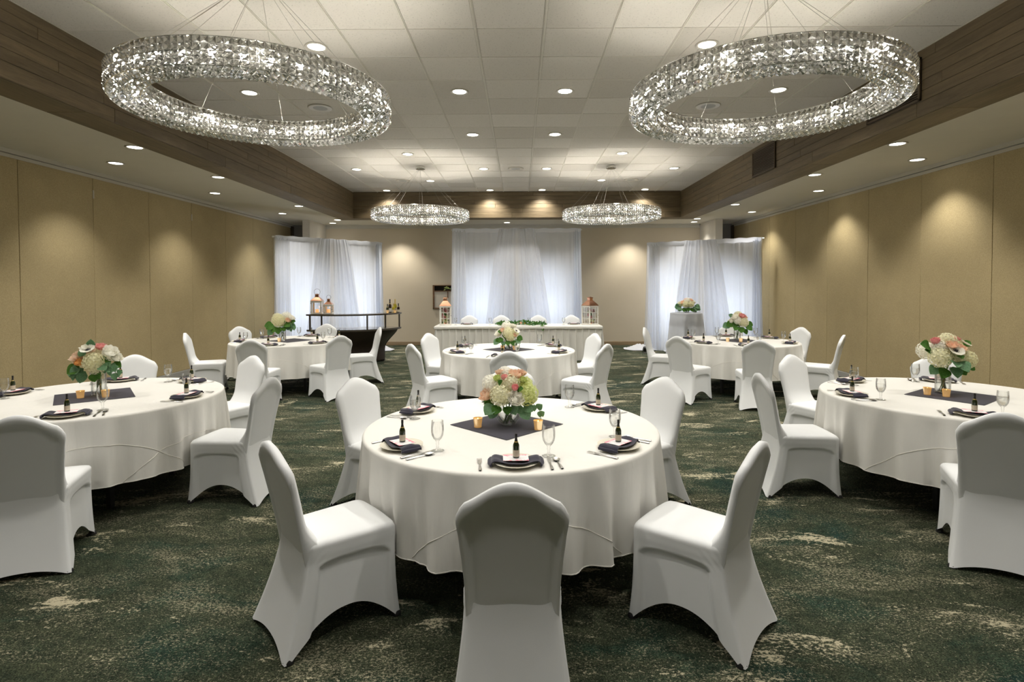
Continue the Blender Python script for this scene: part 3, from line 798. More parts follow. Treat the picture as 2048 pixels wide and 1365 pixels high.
def fork_mesh():
    b = MB(); handle(b)
    b.add(*(lambda q: (q.v, q.f))(flat_poly([(-.0028, .008), (.0028, .008), (.010, .036), (.011, .05), (-.011, .05), (-.010, .036)], .002, None, '')), 0, Matrix.Translation((0, 0, .003)))
    for x in (-.0095, -.0032, .0032, .0095): b.bbox(x-.0014, x+.0014, .049, .092, .003, .005, .0004)
    return b.mesh('fork', M['steel'], True, 40)
def knife_mesh():
    b = MB(); handle(b, -.10, 0.0)
    b.add(*(lambda q: (q.v, q.f))(flat_poly([(-.005, -.002), (.005, -.002), (.010, .02), (.0105, .07), (.007, .1), (0, .112), (-.004, .105), (-.005, .06)], .0016, None, '')), 0, Matrix.Translation((0, 0, .0035)))
    return b.mesh('knife', M['steel'], True, 40)
def spoon_mesh():
    b = MB(); handle(b, -.085, .02)
    def bowl(u, v):
        a = 2*pi*u; r = v; x = .0185*r*cos(a); y = .050+.028*r*sin(a); return (x, y, .002+.0065*r*r)
    b.grid(bowl, 16, 4, closeu=True); b.grid(lambda u, v: tuple(Vector(bowl(u, v))-Vector((0, 0, .0012))), 16, 4, closeu=True)
    return b.mesh('spoon', M['steel'], True, 60)
fork_me, knife_me, spoon_me = fork_mesh(), knife_mesh(), spoon_mesh()
votive_me = MB().lathe([(.001, 0), (.022, 0), (.024, .004), (.023, .010), (.028, .050), (.030, .058), (.028, .058), (.026, .050), (.021, .012), (.001, .011)], 20, cap0=False, cap1=False).mesh('holder', M['mercury'], True, 50)
wax_me = MB().lathe([(.001, .012), (.020, .012), (.023, .030), (.001, .031)], 16, cap0=False, cap1=False).mesh('wax', M['candle'], True, 40)
flame_me = MB().lathe([(.0005, .031), (.0035, .036), (.004, .041), (.002, .048), (.0004, .056)], 8, cap0=False, cap1=False).mesh('flame', M['flame'], True)

def single(name, me, loc, rz, label, cat, grp, rot=None, scale=1):
    o = link(name, me, None, loc, rot or (0, 0, rz), (scale,)*3); tag(o, label, cat, grp); return o

# ------------------------------------------------------------------ tablecloth
def drape_cloth(cx, cy, R, zt, drop, seed, name, label, grp, m, nf=(26, 41, 7), amp=.125, flare=.015, seam_dirs=(), press=()):
    rg = random.Random(seed); ph = [rg.uniform(0, 6.28) for _ in range(6)]
    def fold(a):
        h1 = .5+.5*sin(nf[0]*a+ph[0]+.9*sin(3*a+ph[1])); h2 = .5+.5*sin(nf[1]*a+ph[2]+.8*sin(2*a+ph[3])); h3 = .5+.5*sin(nf[2]*a+ph[4])
        return .60*(1-(1-h1)**1.3)**2.2*(.65+.35*h3)+.30*h2**2*(1-.6*h3)+.10*h3
    def pt(a, s):   # s = length of cloth measured out from the centre
        if s <= R-.012: return (s*cos(a), s*sin(a), 0)
        arc = .03
        if s < R-.012+arc:
            t = (s-(R-.012))/arc*pi/2; rr = R-.012+.018*sin(t); z = -.018*(1-cos(t)); return (rr*cos(a), rr*sin(a), z)
        d = s-(R-.012+arc); t = min(1, d/drop); F = fold(a)
        rr = R+.006+flare*t**1.2+amp*(t**.75)*(F-.40)
        for pa, pr in press:
            da = (a-pa+pi) % (2*pi)-pi; lat = abs(da)*rr
            if lat < .27 and t > .4:
                lim = pr+.035-.055*(1-min(1, F*1.25)); k = sm(t, .42, .68)*(1-sm(lat, .19, .27))
                rr = lerp(rr, min(rr, lim), k)
        z = -.018-d*(1-.05*t*F)
        return (rr*cos(a), rr*sin(a), z)
    S = R-.012+.03+drop
    ss = [.001, .3, .6, R-.06, R-.03, R-.012]+[R-.012+.03*k/4 for k in range(1, 5)]+[R+.018+drop*(k/14)**1.05 for k in range(1, 15)]
    n = 260; b = MB(); v = []; f = []
    for s in ss:
        for k in range(n): v.append(pt(2*pi*k/n, s))
    for j in range(len(ss)-1):
        for k in range(n):
            k2 = (k+1) % n; f.append((j*n+k, j*n+k2, (j+1)*n+k2, (j+1)*n+k))
    b.add(v, f)
    o = b.obj(name, m, None, True, loc=(cx, cy, zt)); tag(o, label, 'tablecloth', grp)
    hb = MB(); hb.tube([tuple(Vector(pt(2*pi*k/n, S-.004))*1.0) for k in range(n)], .0028, 4, closed=True); hb.obj('hem', M['seam'], o, True)
    for sd, dd in seam_dirs:
        pts = []; 
        for k in range(-60, 61):
            phi = k/60*1.1; s = dd/cos(phi)
            if s > S-.005: continue
            p = Vector(pt(sd+phi, s)); q = Vector((cos(sd+phi), sin(sd+phi), .15)).normalized()*.0012; pts.append(tuple(p+q))
        if len(pts) > 2: MB().tube(pts, .0022, 4).obj('seam', M['seam'], o, True)
    return o

TR, TZ = .905, .757
def round_table(cx, cy, who):
    t = empty('round_table', (cx, cy, 0)); tag(t, 'round folding table hidden under the white cloth, '+who, 'table', 'round banquet tables')
    MB().lathe([(.001, .722), (.87, .722), (.895, .728), (.895, .742), (.88, .748), (.001, .748)], 48, cap0=False, cap1=False).obj('tabletop', M['table'], t, True, 40)
    lg = MB().bbox(-.02, .02, -.02, .02, 0, .72, .004).mesh('leg', M['black'])
    for a in range(4): link('leg', lg, t, (.52*cos(a*pi/2+.785), .52*sin(a*pi/2+.785), 0), (0, 0, a))
SEAT = {'front': 'nearest seat', 'nl': 'near left seat', 'nr': 'near right seat', 'fl': 'far left seat', 'fr': 'far right seat', 'far': 'far side seat'}
ZT = TZ+.003
def setting(cx, cy, ang, seat, tname, water=True, spin=0, far=False):
    a = radians(ang); c, s = cos(a), sin(a)
    rz = a-pi/2+pi     # local -Y points out to the diner
    rz = a+pi/2
    at = lambda r, t: (cx+r*c-t*s*(-1)*-1, cy+r*s+t*c)   # t along the tangent
    def P(r, t, z=0): # local x of the place (diner's right) = tangential
        ux, uy = cos(rz), sin(rz)
        return (cx+r*c+t*ux, cy+r*s+t*uy, ZT+z)
    w_ = '%s of the %s' % (SEAT[seat], tname); sg = tname
    rnd = random.Random(ang*7+cx*13)
    rp = .762
    single('dinner_plate', plate_me, P(rp, 0), rz, 'cream dinner plate at the '+w_, 'plate', 'dinner plates')
    single('napkin', nap_me, P(rp, 0, .003), rz+rnd.uniform(-.06, .06), 'navy folded napkin across the plate at the '+w_, 'napkin', 'navy napkins')
    single('menu_card', card_me, P(rp-.004, 0, .0300), rz+rnd.uniform(-.12, .12)*(0 if seat == 'front' and cx > -1 and cy < 4 and cx < 1 else 1), 'white card with pink blossoms at the '+w_, 'card', 'floral menu cards')
    single('favor_bottle', mini_me, P(rp-.004, .002, .0320), rz, 'tiny green bottle on the card at the '+w_, 'bottle', 'miniature favor bottles')
    single('fork', fork_me, P(rp+.005, -.178), rz+rnd.uniform(-.06, .06), 'steel fork at the '+w_, 'fork', 'steel forks')
    single('knife', knife_me, P(rp-.005, .170), rz+rnd.uniform(0, .12), 'steel knife at the '+w_, 'knife', 'steel knives')
    single('spoon', spoon_me, P(rp+.0, .212), rz+rnd.uniform(0, .14), 'steel spoon at the '+w_, 'spoon', 'steel spoons')
    g = empty('goblet', P(.640, .175)); g.location.z = ZT; tag(g, 'clear stemmed %s goblet at the %s' % ('water' if water else 'empty', w_), 'goblet', 'stemmed water goblets')
    link('goblet_glass', gob_me, g)
    if water: link('water', wat_me, g)
def votive(x, y, label, z=None):
    t = empty('votive_candle', (x, y, ZT+.001 if z is None else z)); tag(t, label, 'candle', 'votive candles')
    link('holder', votive_me, t); link('wax', wax_me, t); link('flame', flame_me, t)
def mat_square(cx, cy, rot, label):
    h = .254
    b = MB().grid(lambda u, v: (lerp(-h, h, u), lerp(-h, h, v), .0012+.0008*sin(u*9)*sin(v*7)), 12, 12)
    b.box(-h, h, -h, h, -.0004, .0006)
    o = b.obj('table_mat', M['navy'], None, True, 30, loc=(cx, cy, ZT+.0005), rot=(0, 0, rot)); tag(o, label, 'table mat', 'square navy centre mats')

# ------------------------------------------------------------------ flowers
def hydrangea_me(m):
    b = MB(); n = 110; g = pi*(3-sqrt(5)); rg = random.Random(3)
    b.lathe([(.001, -.8), (.6, -.55), (.82, 0), (.6, .55), (.001, .8)], 10, cap0=False, cap1=False)
    for i in range(n):
        z = 1-2*(i+.5)/n; r = sqrt(1-z*z); a = g*i; N_ = Vector((r*cos(a), r*sin(a), z))
        u = N_.orthogonal().normalized(); v = N_.cross(u); ro = rg.uniform(0, 1.57); rad = rg.uniform(.92, 1.04)
        for k in range(4):
            t = ro+k*pi/2; d = u*cos(t)+v*sin(t); e = N_.cross(d); c0 = N_*rad
            pts = [c0-N_*.03, c0+d*.10+e*.085+N_*.03, c0+d*.21+N_*rg.uniform(.0, .07), c0+d*.10-e*.085+N_*.03]
            b.add(pts, [(0, 1, 2, 3)])
    return b.mesh('hydrangea', m)
def petal_patch(b, N_, up, rad, wdt, ht, cup, tw):
    # cupped petal rising along up and curving outward
    side = N_.cross(up).normalized()
    def fn(u, v):
        q = 2*u-1; w_ = wdt*(sin(pi*(.12+.80*v))**.7)*q
        r = rad*(.35+.65*sin(v*pi*.55))*(1-.18*q*q)
        tip = cup*sm(v, .6, 1)
        return tuple(N_*(r+tip)+side*w_+up*(ht*(v-.35)-.06*q*q*v))
    b.grid(fn, 4, 4)
def rose_me(m, layers=5, name='rose'):
    b = MB(); rg = random.Random(5)
    for l in range(layers):
        r = .22+.78*l/(layers-1); n = 3+l
        for k in range(n):
            a = 2*pi*k/n+l*.7+rg.uniform(-.15, .15); N_ = Vector((cos(a), sin(a), 0))
            petal_patch(b, N_, Vector((0, 0, 1)), r*.95, .30+.32*r, 1.5-.45*r, .20*(l/(layers-1))*rg.uniform(.5, 1.2), 0)
    b.lathe([(.001, -.5), (.35, -.4), (.5, 0), (.25, .45), (.001, .5)], 10, cap0=False, cap1=False)
    return b.mesh(name, m, True)
def ranun_me(m):
    b = MB()
    b.lathe([(.001, -.6), (.5, -.5), (.8, -.05), (.6, .35), (.3, .45), (.001, .35)], 14, cap0=False, cap1=False)
    for l in range(4):
        for k in range(6):
            a = 2*pi*k/6+l*.5; petal_patch(b, Vector((cos(a), sin(a), 0)), Vector((0, 0, 1)), .45+.16*l, .42, 1.15-.08*l, -.06, 0)
    return b.mesh('ranunculus', m, True)
def anemone_me():
    b = MB()
    for l in range(2):
        for k in range(6):
            a = 2*pi*k/6+l*.5
            c, s = cos(a), sin(a)
            def fn(u, v, c=c, s=s, l=l):
                q = 2*u-1; r = .15+.85*v; w_ = .42*sin(pi*(.1+.75*v))*q; z = .12+.28*v*v-.05*l+.06*q*q
                return (c*r-s*w_, s*r+c*w_, z)
            b.grid(fn, 4, 4)
    b.lathe([(.001, .05), (.2, .1), (.24, .2), (.15, .3), (.001, .33)], 12, 1, cap0=False, cap1=False)
    for k in range(16):
        a = 2*pi*k/16; b.box(-.02, .02, -.02, .02, .16, .24, 1, Matrix.Translation((.34*cos(a), .34*sin(a), .02)))
    return b.mesh('anemone', [M['white'], M['dark']], True, 60)
BL = dict(hc=hydrangea_me(M['hyd_cream']), hg=hydrangea_me(M['hyd_green']), rw=rose_me(M['white'], 6, 'peony'), rp=rose_me(M['peach']), rk=ranun_me(M['pink']), ro=ranun_me(M['orange']), rg=ranun_me(M['greenb']), an=anemone_me(), rpk=rose_me(M['pink']), hw=hydrangea_me(M['white']))
BN = dict(hc='hydrangea', hg='hydrangea', rw='peony', rp='rose', rk='ranunculus', ro='ranunculus', rg='ranunculus', an='anemone', rpk='rose', hw='hydrangea')
def leaf_mesh(m, name, rnd=True):
    b = MB()
    def fn(u, v):
        q = 2*u-1; w_ = (sin(pi*v**(.8 if rnd else .7))**(.75 if rnd else 1.0))*(.5 if rnd else .28)
        return (q*w_, v, .18*q*q*w_+.12*sin(v*pi))
    b.grid(fn, 4, 6); b.grid(lambda u, v: tuple(Vector(fn(u, v))-Vector((0, 0, .02))), 4, 6)
    return b.mesh(name, m, True)
leafR = leaf_mesh(M['euca'], 'leaf'); leafL = leaf_mesh(M['leaf'], 'leaf', False); leafG = leaf_mesh(M['leaf'], 'leaf', True)
def orient(d, roll=0):
    return d.to_track_quat('Z', 'Y').to_matrix().to_4x4() @ Matrix.Rotation(roll, 4, 'Z')
def orientY(d, nrm):
    y = d.normalized(); z = (nrm-y*nrm.dot(y)); z = z.normalized() if z.length > 1e-4 else y.orthogonal().normalized(); x = y.cross(z)
    return Matrix(((x.x, y.x, z.x, 0), (x.y, y.y, z.y, 0), (x.z, y.z, z.z, 0), (0,0,0,1)))
def arrangement(x, y, z, vase, blooms, leaves, label, c=(0, 0, .2), vh=.20, vr=.05, sc=1.0, stems=9, bowl_r=.08):
    """blooms: (type, dx, dy, dz, r) around c ; leaves: (kind, dx, dy, dz, len)"""
    t = empty('flower_arrangement', (x, y, z)); tag(t, label, 'flowers', 'flower centrepieces')
    C = Vector(c)
    if vase == 'bowl':
        p = [(.03, 0), (.045, .001), (bowl_r*.86, bowl_r*.45), (bowl_r, bowl_r*.95), (bowl_r*.93, bowl_r*1.4), (bowl_r*.72, bowl_r*1.78), (bowl_r*.70, bowl_r*1.80)]
        q = [(r-.003, z_) for r, z_ in reversed(p[1:])]
        MB().lathe([(.001, 0)]+p+q+[(.001, .004)], 32, cap0=False, cap1=False).obj('vase', M['vase'], t, True, 60)
        MB().lathe([(.001, .006), (.04, .007), (bowl_r*.80, bowl_r*.45), (bowl_r*.94, bowl_r*.95), (bowl_r*.92, bowl_r*1.15), (.001, bowl_r*1.15)], 28, cap0=False, cap1=False).obj('vase_water', M['water'], t, True, 40)
        hh, rr = bowl_r*1.6, bowl_r*.62
    else:
        MB().lathe([(.001, 0), (vr-.002, 0), (vr, .003), (vr, vh), (vr-.003, vh), (vr-.003, .012), (.001, .010)], 28, cap0=False, cap1=False).obj('vase', M['vase'], t, True, 50)
        MB().lathe([(.001, .012), (vr-.005, .013), (vr-.005, vh*.62), (.001, vh*.62)], 24, cap0=False, cap1=False).obj('vase_water', M['water'], t, True, 40)
        hh, rr = vh, vr-.012
    rg = random.Random(int(x*991+y*37)); sb = MB()
    for k in range(stems):
        a = rg.uniform(0, 6.28); r0 = rg.uniform(.2, .8)*rr
        sb.tube([(r0*cos(a), r0*sin(a), .014), (r0*.6*cos(a+1.5), r0*.6*sin(a+1.5), hh*.55), (rr*.8*cos(a+2.6), rr*.8*sin(a+2.6), hh), (C.x+rr*1.4*cos(a+2.8), C.y+rr*1.4*sin(a+2.8), C.z)], .0032, 5)
    sb.obj('stems', M['stem'], t, True)
    core = MB().lathe([(.001, -.05), (.05, -.045), (.085, 0), (.06, .05), (.001, .06)], 12, cap0=False, cap1=False).obj('foliage_core', M['leaf'], t, True, loc=c)
    for ty, dx, dy, dz, r in blooms:
        p = C+Vector((dx, dy, dz))*sc; d = Vector((dx, dy, dz+.09)).normalized()
        o = bpy.data.objects.new(BN[ty], BL[ty]); COL.objects.link(o); o.parent = t
        o.matrix_local = Matrix.Translation(p) @ orient(d, rg.uniform(0, 6)) @ Matrix.Scale(r*sc, 4)
    for i, (kd, dx, dy, dz, ln) in enumerate(leaves):
        p = C+Vector((dx, dy, dz))*sc; d = Vector((dx, dy*.5, dz-.03+rg.uniform(-.03, .03))).normalized()
        o = bpy.data.objects.new('leaf', {'e': leafR, 'l': leafL, 'g': leafG}[kd]); COL.objects.link(o); o.parent = t
        o.matrix_local = Matrix.Translation(p) @ orientY(d, Vector((dx*.4+rg.uniform(-.3, .3), -.8, .5))) @ Matrix.Scale(ln*sc, 4)
    return t
def twig(t, pts, n, m=None, ln=.035, kd='e', seed=1):
    rg = random.Random(seed); P = [Vector(p) for p in pts]
    MB().tube(P, .0015, 4).obj('twig', M['stem'], t)
    for k in range(n):
        u = (k+.6)/n*(len(P)-1); i = min(int(u), len(P)-2); p = P[i].lerp(P[i+1], u-i); d = (P[i+1]-P[i]).normalized(); s = 1 if k % 2 else -1
        dd = (d*.5+Vector((s*.3, -.2, s*.8))).normalized()
        o = bpy.data.objects.new('leaf', {'e': leafR, 'l': leafL, 'g': leafG}[kd]); COL.objects.link(o); o.parent = t
        o.matrix_local = Matrix.Translation(p) @ orientY(dd, Vector((rg.uniform(-.4, .4), -1, .3))) @ Matrix.Scale(ln*rg.uniform(.8, 1.15), 4)

# ------------------------------------------------------------------ the six round tables
CG = {'A': 'chairs at the front centre table', 'L1': 'chairs at the front left table', 'R1': 'chairs at the front right table', 'B': 'chairs at the middle table', 'L2': 'chairs at the far left table', 'R2': 'chairs at the far right table'}
TABLES = {
 'A': (-.054, 3.479, 'front centre table', [(-89, 'front', 1.49), (-139, 'nl', 1.46), (-40, 'nr', 1.50), (147, 'fl', 1.46), (34.5, 'fr', 1.44), (91, 'far', 1.42)], 11, ((radians(-87), 1.12), (radians(93), 1.12))),
 'L1': (-3.412, 4.42, 'front left table', [(-66, 'front', 1.52), (-5, 'nr', 1.47), (61, 'fr', 1.40), (115, 'far', 1.45), (175, 'fl', 0)], 23, ((radians(-55), 1.10), (radians(-10), 1.16))),
 'R1': (3.412, 4.40, 'front right table', [(-118.5, 'front', 1.49), (177, 'nl', 1.48), (117, 'fl', 1.42), (57, 'far', 1.42)], 35, ((radians(-120), 1.10),)),
 'B': (-.15, 7.61, 'middle table', [(-89, 'front', 1.60), (-144, 'nl', 1.46), (-36, 'nr', 1.50), (151, 'fl', 1.40), (25, 'fr', 1.40)], 47, ((radians(-40), 1.10),)),
 'L2': (-3.70, 8.91, 'far left table', [(-86, 'front', 1.58), (-160, 'nl', 1.50), (-41, 'nr', 1.48), (147, 'fl', 1.50), (87, 'far', 1.44), (24, 'fr', 1.42)], 59, ((radians(-80), 1.10),)),
 'R2': (3.44, 8.77, 'far right table', [(-102, 'front', 1.62), (-140, 'nl', 1.62), (-37, 'nr', 1.46), (157, 'fl', 1.45), (73, 'far', 1.44), (23, 'fr', 1.40)], 71, ((radians(-110), 1.12),)),
}
PLATE_ANG = {'A': {'nl': -141, 'fl': 150, 'fr': 36, 'front': -87.5, 'nr': -39, 'far': 91}, 'L1': {'front': -65, 'nr': -4, 'fr': 60, 'far': 114, 'fl': 174}, 'R1': {'nl': 178, 'fl': 121, 'front': -118, 'far': 59},
             'B': {'nl': -152, 'fl': 148, 'nr': -29, 'fr': 33, 'front': -95}, 'R2': {'fl': 150, 'nl': -150, 'far': 82, 'front': -100, 'fr': 28, 'nr': -35}, 'L2': {'nl': -165, 'fl': 140, 'front': -92, 'far': 86, 'fr': 30, 'nr': -38}}
for key, (cx, cy, tn, seats, seed, seams) in TABLES.items():
    round_table(cx, cy, tn)
    drape_cloth(cx, cy, TR, TZ+.001, .475, seed, 'tablecloth', 'white floor-skimming round tablecloth with soft folds on the '+tn, 'white round tablecloths', M['linen'], seam_dirs=seams, press=[(radians(a_), r_-.305-.262) for a_, q_, r_ in seats if r_])
    for ang, st, rt in seats:
        if rt:
            a = radians(ang); r = rt-.305
            put_chair(cx+r*cos(a), cy+r*sin(a), a+pi/2, 'white spandex covered chair at the %s of the %s' % (SEAT[st], tn), CG[key])
        pa = PLATE_ANG[key].get(st, ang)
        setting(cx, cy, pa, st, tn, water=not (key == 'A' and st in ('front', 'nl')) and not (key == 'L1' and st == 'front'))
    mrot = {'A': pi/4+.02, 'L1': pi/4-.1, 'R1': pi/4-.15, 'B': pi/4, 'L2': pi/4+.25, 'R2': pi/4-.4}[key]
    mat_square(cx+{'A': -.03, 'L1': -.02, 'R1': 0.03, 'R2': .05}.get(key, 0), cy+{'A': .02}.get(key, 0), mrot, 'navy square mat at the centre of the '+tn)

votive(-.262, 3.43, 'mercury glass votive candle left of the bowl on the front centre table'); votive(.112, 3.37, 'mercury glass votive candle right of the bowl on the front centre table')
votive(-3.475, 4.33, 'amber votive candle left of the vase on the front left table'); votive(-3.305, 4.37, 'amber votive candle right of the vase on the front left table')
votive(3.262, 4.44, 'amber votive candle left of the vase on the front right table'); votive(3.352, 4.36, 'amber votive candle in front of the vase on the front right table')
votive(-.235, 7.56, 'glowing votive candle left of the bowl on the middle table'); votive(-.068, 7.56, 'glowing votive candle right of the bowl on the middle table')
votive(-3.80, 8.70, 'glowing votive candle in front of the vase on the far left table')
votive(3.235, 8.62, 'glowing votive candle on the left end of the far right table mat'); votive(3.41, 8.55, 'glowing votive candle in front of the vase on the far right table')

FZ = ZT+.002
# A : bowl of cream, green and peach blooms
a = arrangement(-.075, 3.50, FZ, 'bowl', [
  ('hw', -.10, -.03, .075, .062), ('hc', -.045, -.095, .02, .066), ('rw', .045, -.115, -.005, .052), ('hg', .115, -.045, .015, .074), ('rp', -.125, -.05, .01, .050),
  ('hg', .10, .05, .05, .06), ('hc', .02, -.055, .085, .056), ('rp', .045, -.02, .125, .046), ('rk', -.02, -.06, .122, .026), ('rk', .045, -.112, .068, .027),
  ('rg', -.065, -.07, .118, .028), ('rg', .095, -.055, .105, .028), ('rp', .085, .01, .135, .032), ('rw', -.10, .05, .07, .05), ('hc', 0, .09, .05, .07), ('hw', -.02, .02, .13, .05), ('rp', -.05, .0, .14, .03)],
  [('e', -.085, -.08, -.045, .085), ('e', -.075, -.06, -.07, .075), ('g', -.05, -.09, -.05, .07), ('g', -.09, -.03, -.03, .07), ('e', .03, -.09, -.045, .065), ('e', .10, -.06, -.05, .07), ('e', .085, -.07, -.075, .08), ('e', .055, -.08, -.05, .06), ('g', 0, -.09, -.05, .06), ('g', .06, -.11, .05, .035), ('g', -.04, -.10, .09, .04), ('g', .10, .04, -.02, .07), ('g', -.1, .05, -.02, .07), ('g', .07, -.10, .055, .035)],
  'round glass bowl of cream, peach and green blooms on the front centre table', c=(0, 0, .185), bowl_r=.085)
twig(a, [(.10, -.02, .17), (.16, -.05, .14), (.20, -.08, .10), (.205, -.09, .05)], 7, ln=.045, seed=4)
# B
a = arrangement(-.16, 7.65, FZ, 'bowl', [('hc', 0, -.09, .05, .075), ('hc', .03, -.10, -.01, .06), ('rp', -.075, -.07, .075, .04), ('rw', -.12, -.03, .03, .06), ('hw', -.02, -.02, .13, .07), ('rw', .06, 0, .12, .055), ('an', .11, -.09, .07, .05), ('hc', .08, .03, .04, .07), ('rp', -.02, .07, .1, .05), ('rp', .09, -.09, .01, .03)],
  [('g', -.07, -.07, -.03, .08), ('g', -.10, -.03, -.05, .09), ('e', -.12, -.03, -.06, .10), ('g', .05, -.09, -.06, .09), ('g', 0, -.10, -.06, .08), ('e', .10, -.05, -.05, .09), ('g', .12, -.03, -.02, .09), ('e', .07, -.06, -.08, .08), ('g', -.09, -.08, .05, .06), ('e', -.05, -.09, -.07, .07)],
  'low bowl of cream roses and an anemone on the middle table', c=(0, 0, .185), bowl_r=.075)
# L1
a = arrangement(-3.41, 4.44, FZ, 'cyl', [('hc', .035, -.10, .02, .072), ('hc', .055, -.08, -.035, .055), ('rp', -.105, -.06, .05, .060), ('rw', -.03, -.07, .115, .05), ('an', .005, -.11, .11, .052), ('rpk', .04, -.03, .125, .040), ('ro', -.07, -.11, .015, .036), ('rw', .135, -.06, .085, .055), ('rw', .16, -.03, .04, .045), ('hw', .08, .03, .07, .06), ('rp', -.09, .03, .09, .05), ('rp', -.13, -.03, .02, .04)],
  [('g', -.09, -.08, -.02, .10), ('e', -.11, -.06, -.05, .09), ('e', -.08, -.09, -.03, .08), ('e', .0, -.06, .13, .07), ('e', -.03, -.10, .07, .06), ('e', .09, -.09, -.01, .08), ('e', .12, -.06, -.02, .09), ('g', .06, -.09, -.06, .07), ('e', -.06, -.06, -.06, .10), ('g', .14, -.03, .0, .08), ('e', -.04, -.08, -.07, .09), ('g', .12, -.07, .08, .04), ('g', .03, -.08, -.07, .08)],
  'tall clear vase of cream, peach and orange blooms on the front left table', c=(0, 0, .265), vh=.205, vr=.052)
twig(a, [(.08, -.04, .25), (.15, -.08, .24), (.20, -.09, .21), (.225, -.09, .17)], 6, ln=.06, seed=6)
twig(a, [(-.06, -.05, .24), (-.12, -.07, .20), (-.15, -.07, .14)], 4, ln=.065, seed=8)
# R1
a = arrangement(3.43, 4.50, FZ, 'cyl', [('hc', -.095, -.09, .01, .078), ('hc', .115, -.08, -.005, .075), ('hc', 0, -.04, .13, .07), ('an', -.01, -.14, .065, .055), ('rp', -.02, -.11, .105, .042), ('rp', .055, -.10, .08, .042), ('rk', -.10, -.05, .135, .040), ('rpk', .075, -.02, .145, .036), ('an', .12, -.07, .115, .04), ('hw', -.07, -.05, .09, .06), ('hc', .1, .03, .06, .08), ('hw', -.1, .05, .05, .07), ('hc', .06, -.09, .03, .06)],
  [('g', -.14, -.04, .09, .09), ('g', -.13, -.05, .05, .07), ('e', -.02, -.12, -.01, .10), ('e', .02, -.12, -.02, .11), ('g', 0, -.12, .03, .08), ('g', -.05, -.08, -.07, .10), ('g', .05, -.08, -.06, .09), ('e', -.10, -.06, -.06, .09), ('g', .13, -.05, -.05, .09), ('e', .0, -.10, -.06, .10), ('g', .14, -.03, .1, .06), ('g', .09, -.07, -.05, .08)],
  'tall clear vase with a white dark-centred anemone and pink ranunculus on the front right table', c=(0, 0, .29), vh=.215, vr=.054, sc=1.0)
# L2
a = arrangement(-3.86, 8.96, FZ, 'cyl', [('hc', -.01, -.10, .05, .10), ('hc', -.06, -.04, .09, .08), ('rp', .12, -.08, .05, .045), ('rw', .15, -.02, .08, .06), ('rw', .14, -.03, 0, .05), ('hw', .05, .03, .11, .08), ('hc', -.1, .02, .05, .08)],
  [('g', -.10, -.06, -.03, .14), ('g', -.14, -.04, -.02, .13), ('g', -.05, -.08, -.05, .12), ('g', .08, -.08, .0, .12), ('e', .14, -.05, -.03, .12), ('g', .15, -.04, .03, .09), ('g', 0, -.10, -.05, .13), ('e', -.12, -.06, -.10, .12), ('g', .05, -.1, -.05, .1)],
  'clear vase of cream hydrangea with one coral bloom on the far left table', c=(0, 0, .27), vh=.20, vr=.055)
twig(a, [(.10, -.05, .23), (.17, -.08, .22), (.22, -.09, .17)], 4, ln=.07, seed=12)
# R2
a = arrangement(3.46, 8.82, FZ, 'cyl', [('hc', .06, -.10, .02, .075), ('rpk', .05, -.07, .11, .055), ('rp', .09, -.04, .09, .05), ('rw', -.07, -.07, .09, .06), ('hw', -.03, -.09, .05, .06), ('rw', -.11, -.04, .03, .05), ('hc', .02, .02, .12, .07), ('hc', .1, .03, .04, .07)],
  [('g', -.10, -.06, .0, .12), ('e', -.14, -.04, -.02, .12), ('g', -.04, -.09, -.04, .11), ('g', .10, -.08, -.04, .12), ('g', .14, -.03, .0, .1), ('g', 0, -.1, -.05, .12), ('e', -.1, -.05, .1, .08), ('g', .06, -.08, -.09, .1)],
  'clear vase of cream and coral blooms on the far right table', c=(0, 0, .27), vh=.20, vr=.052)

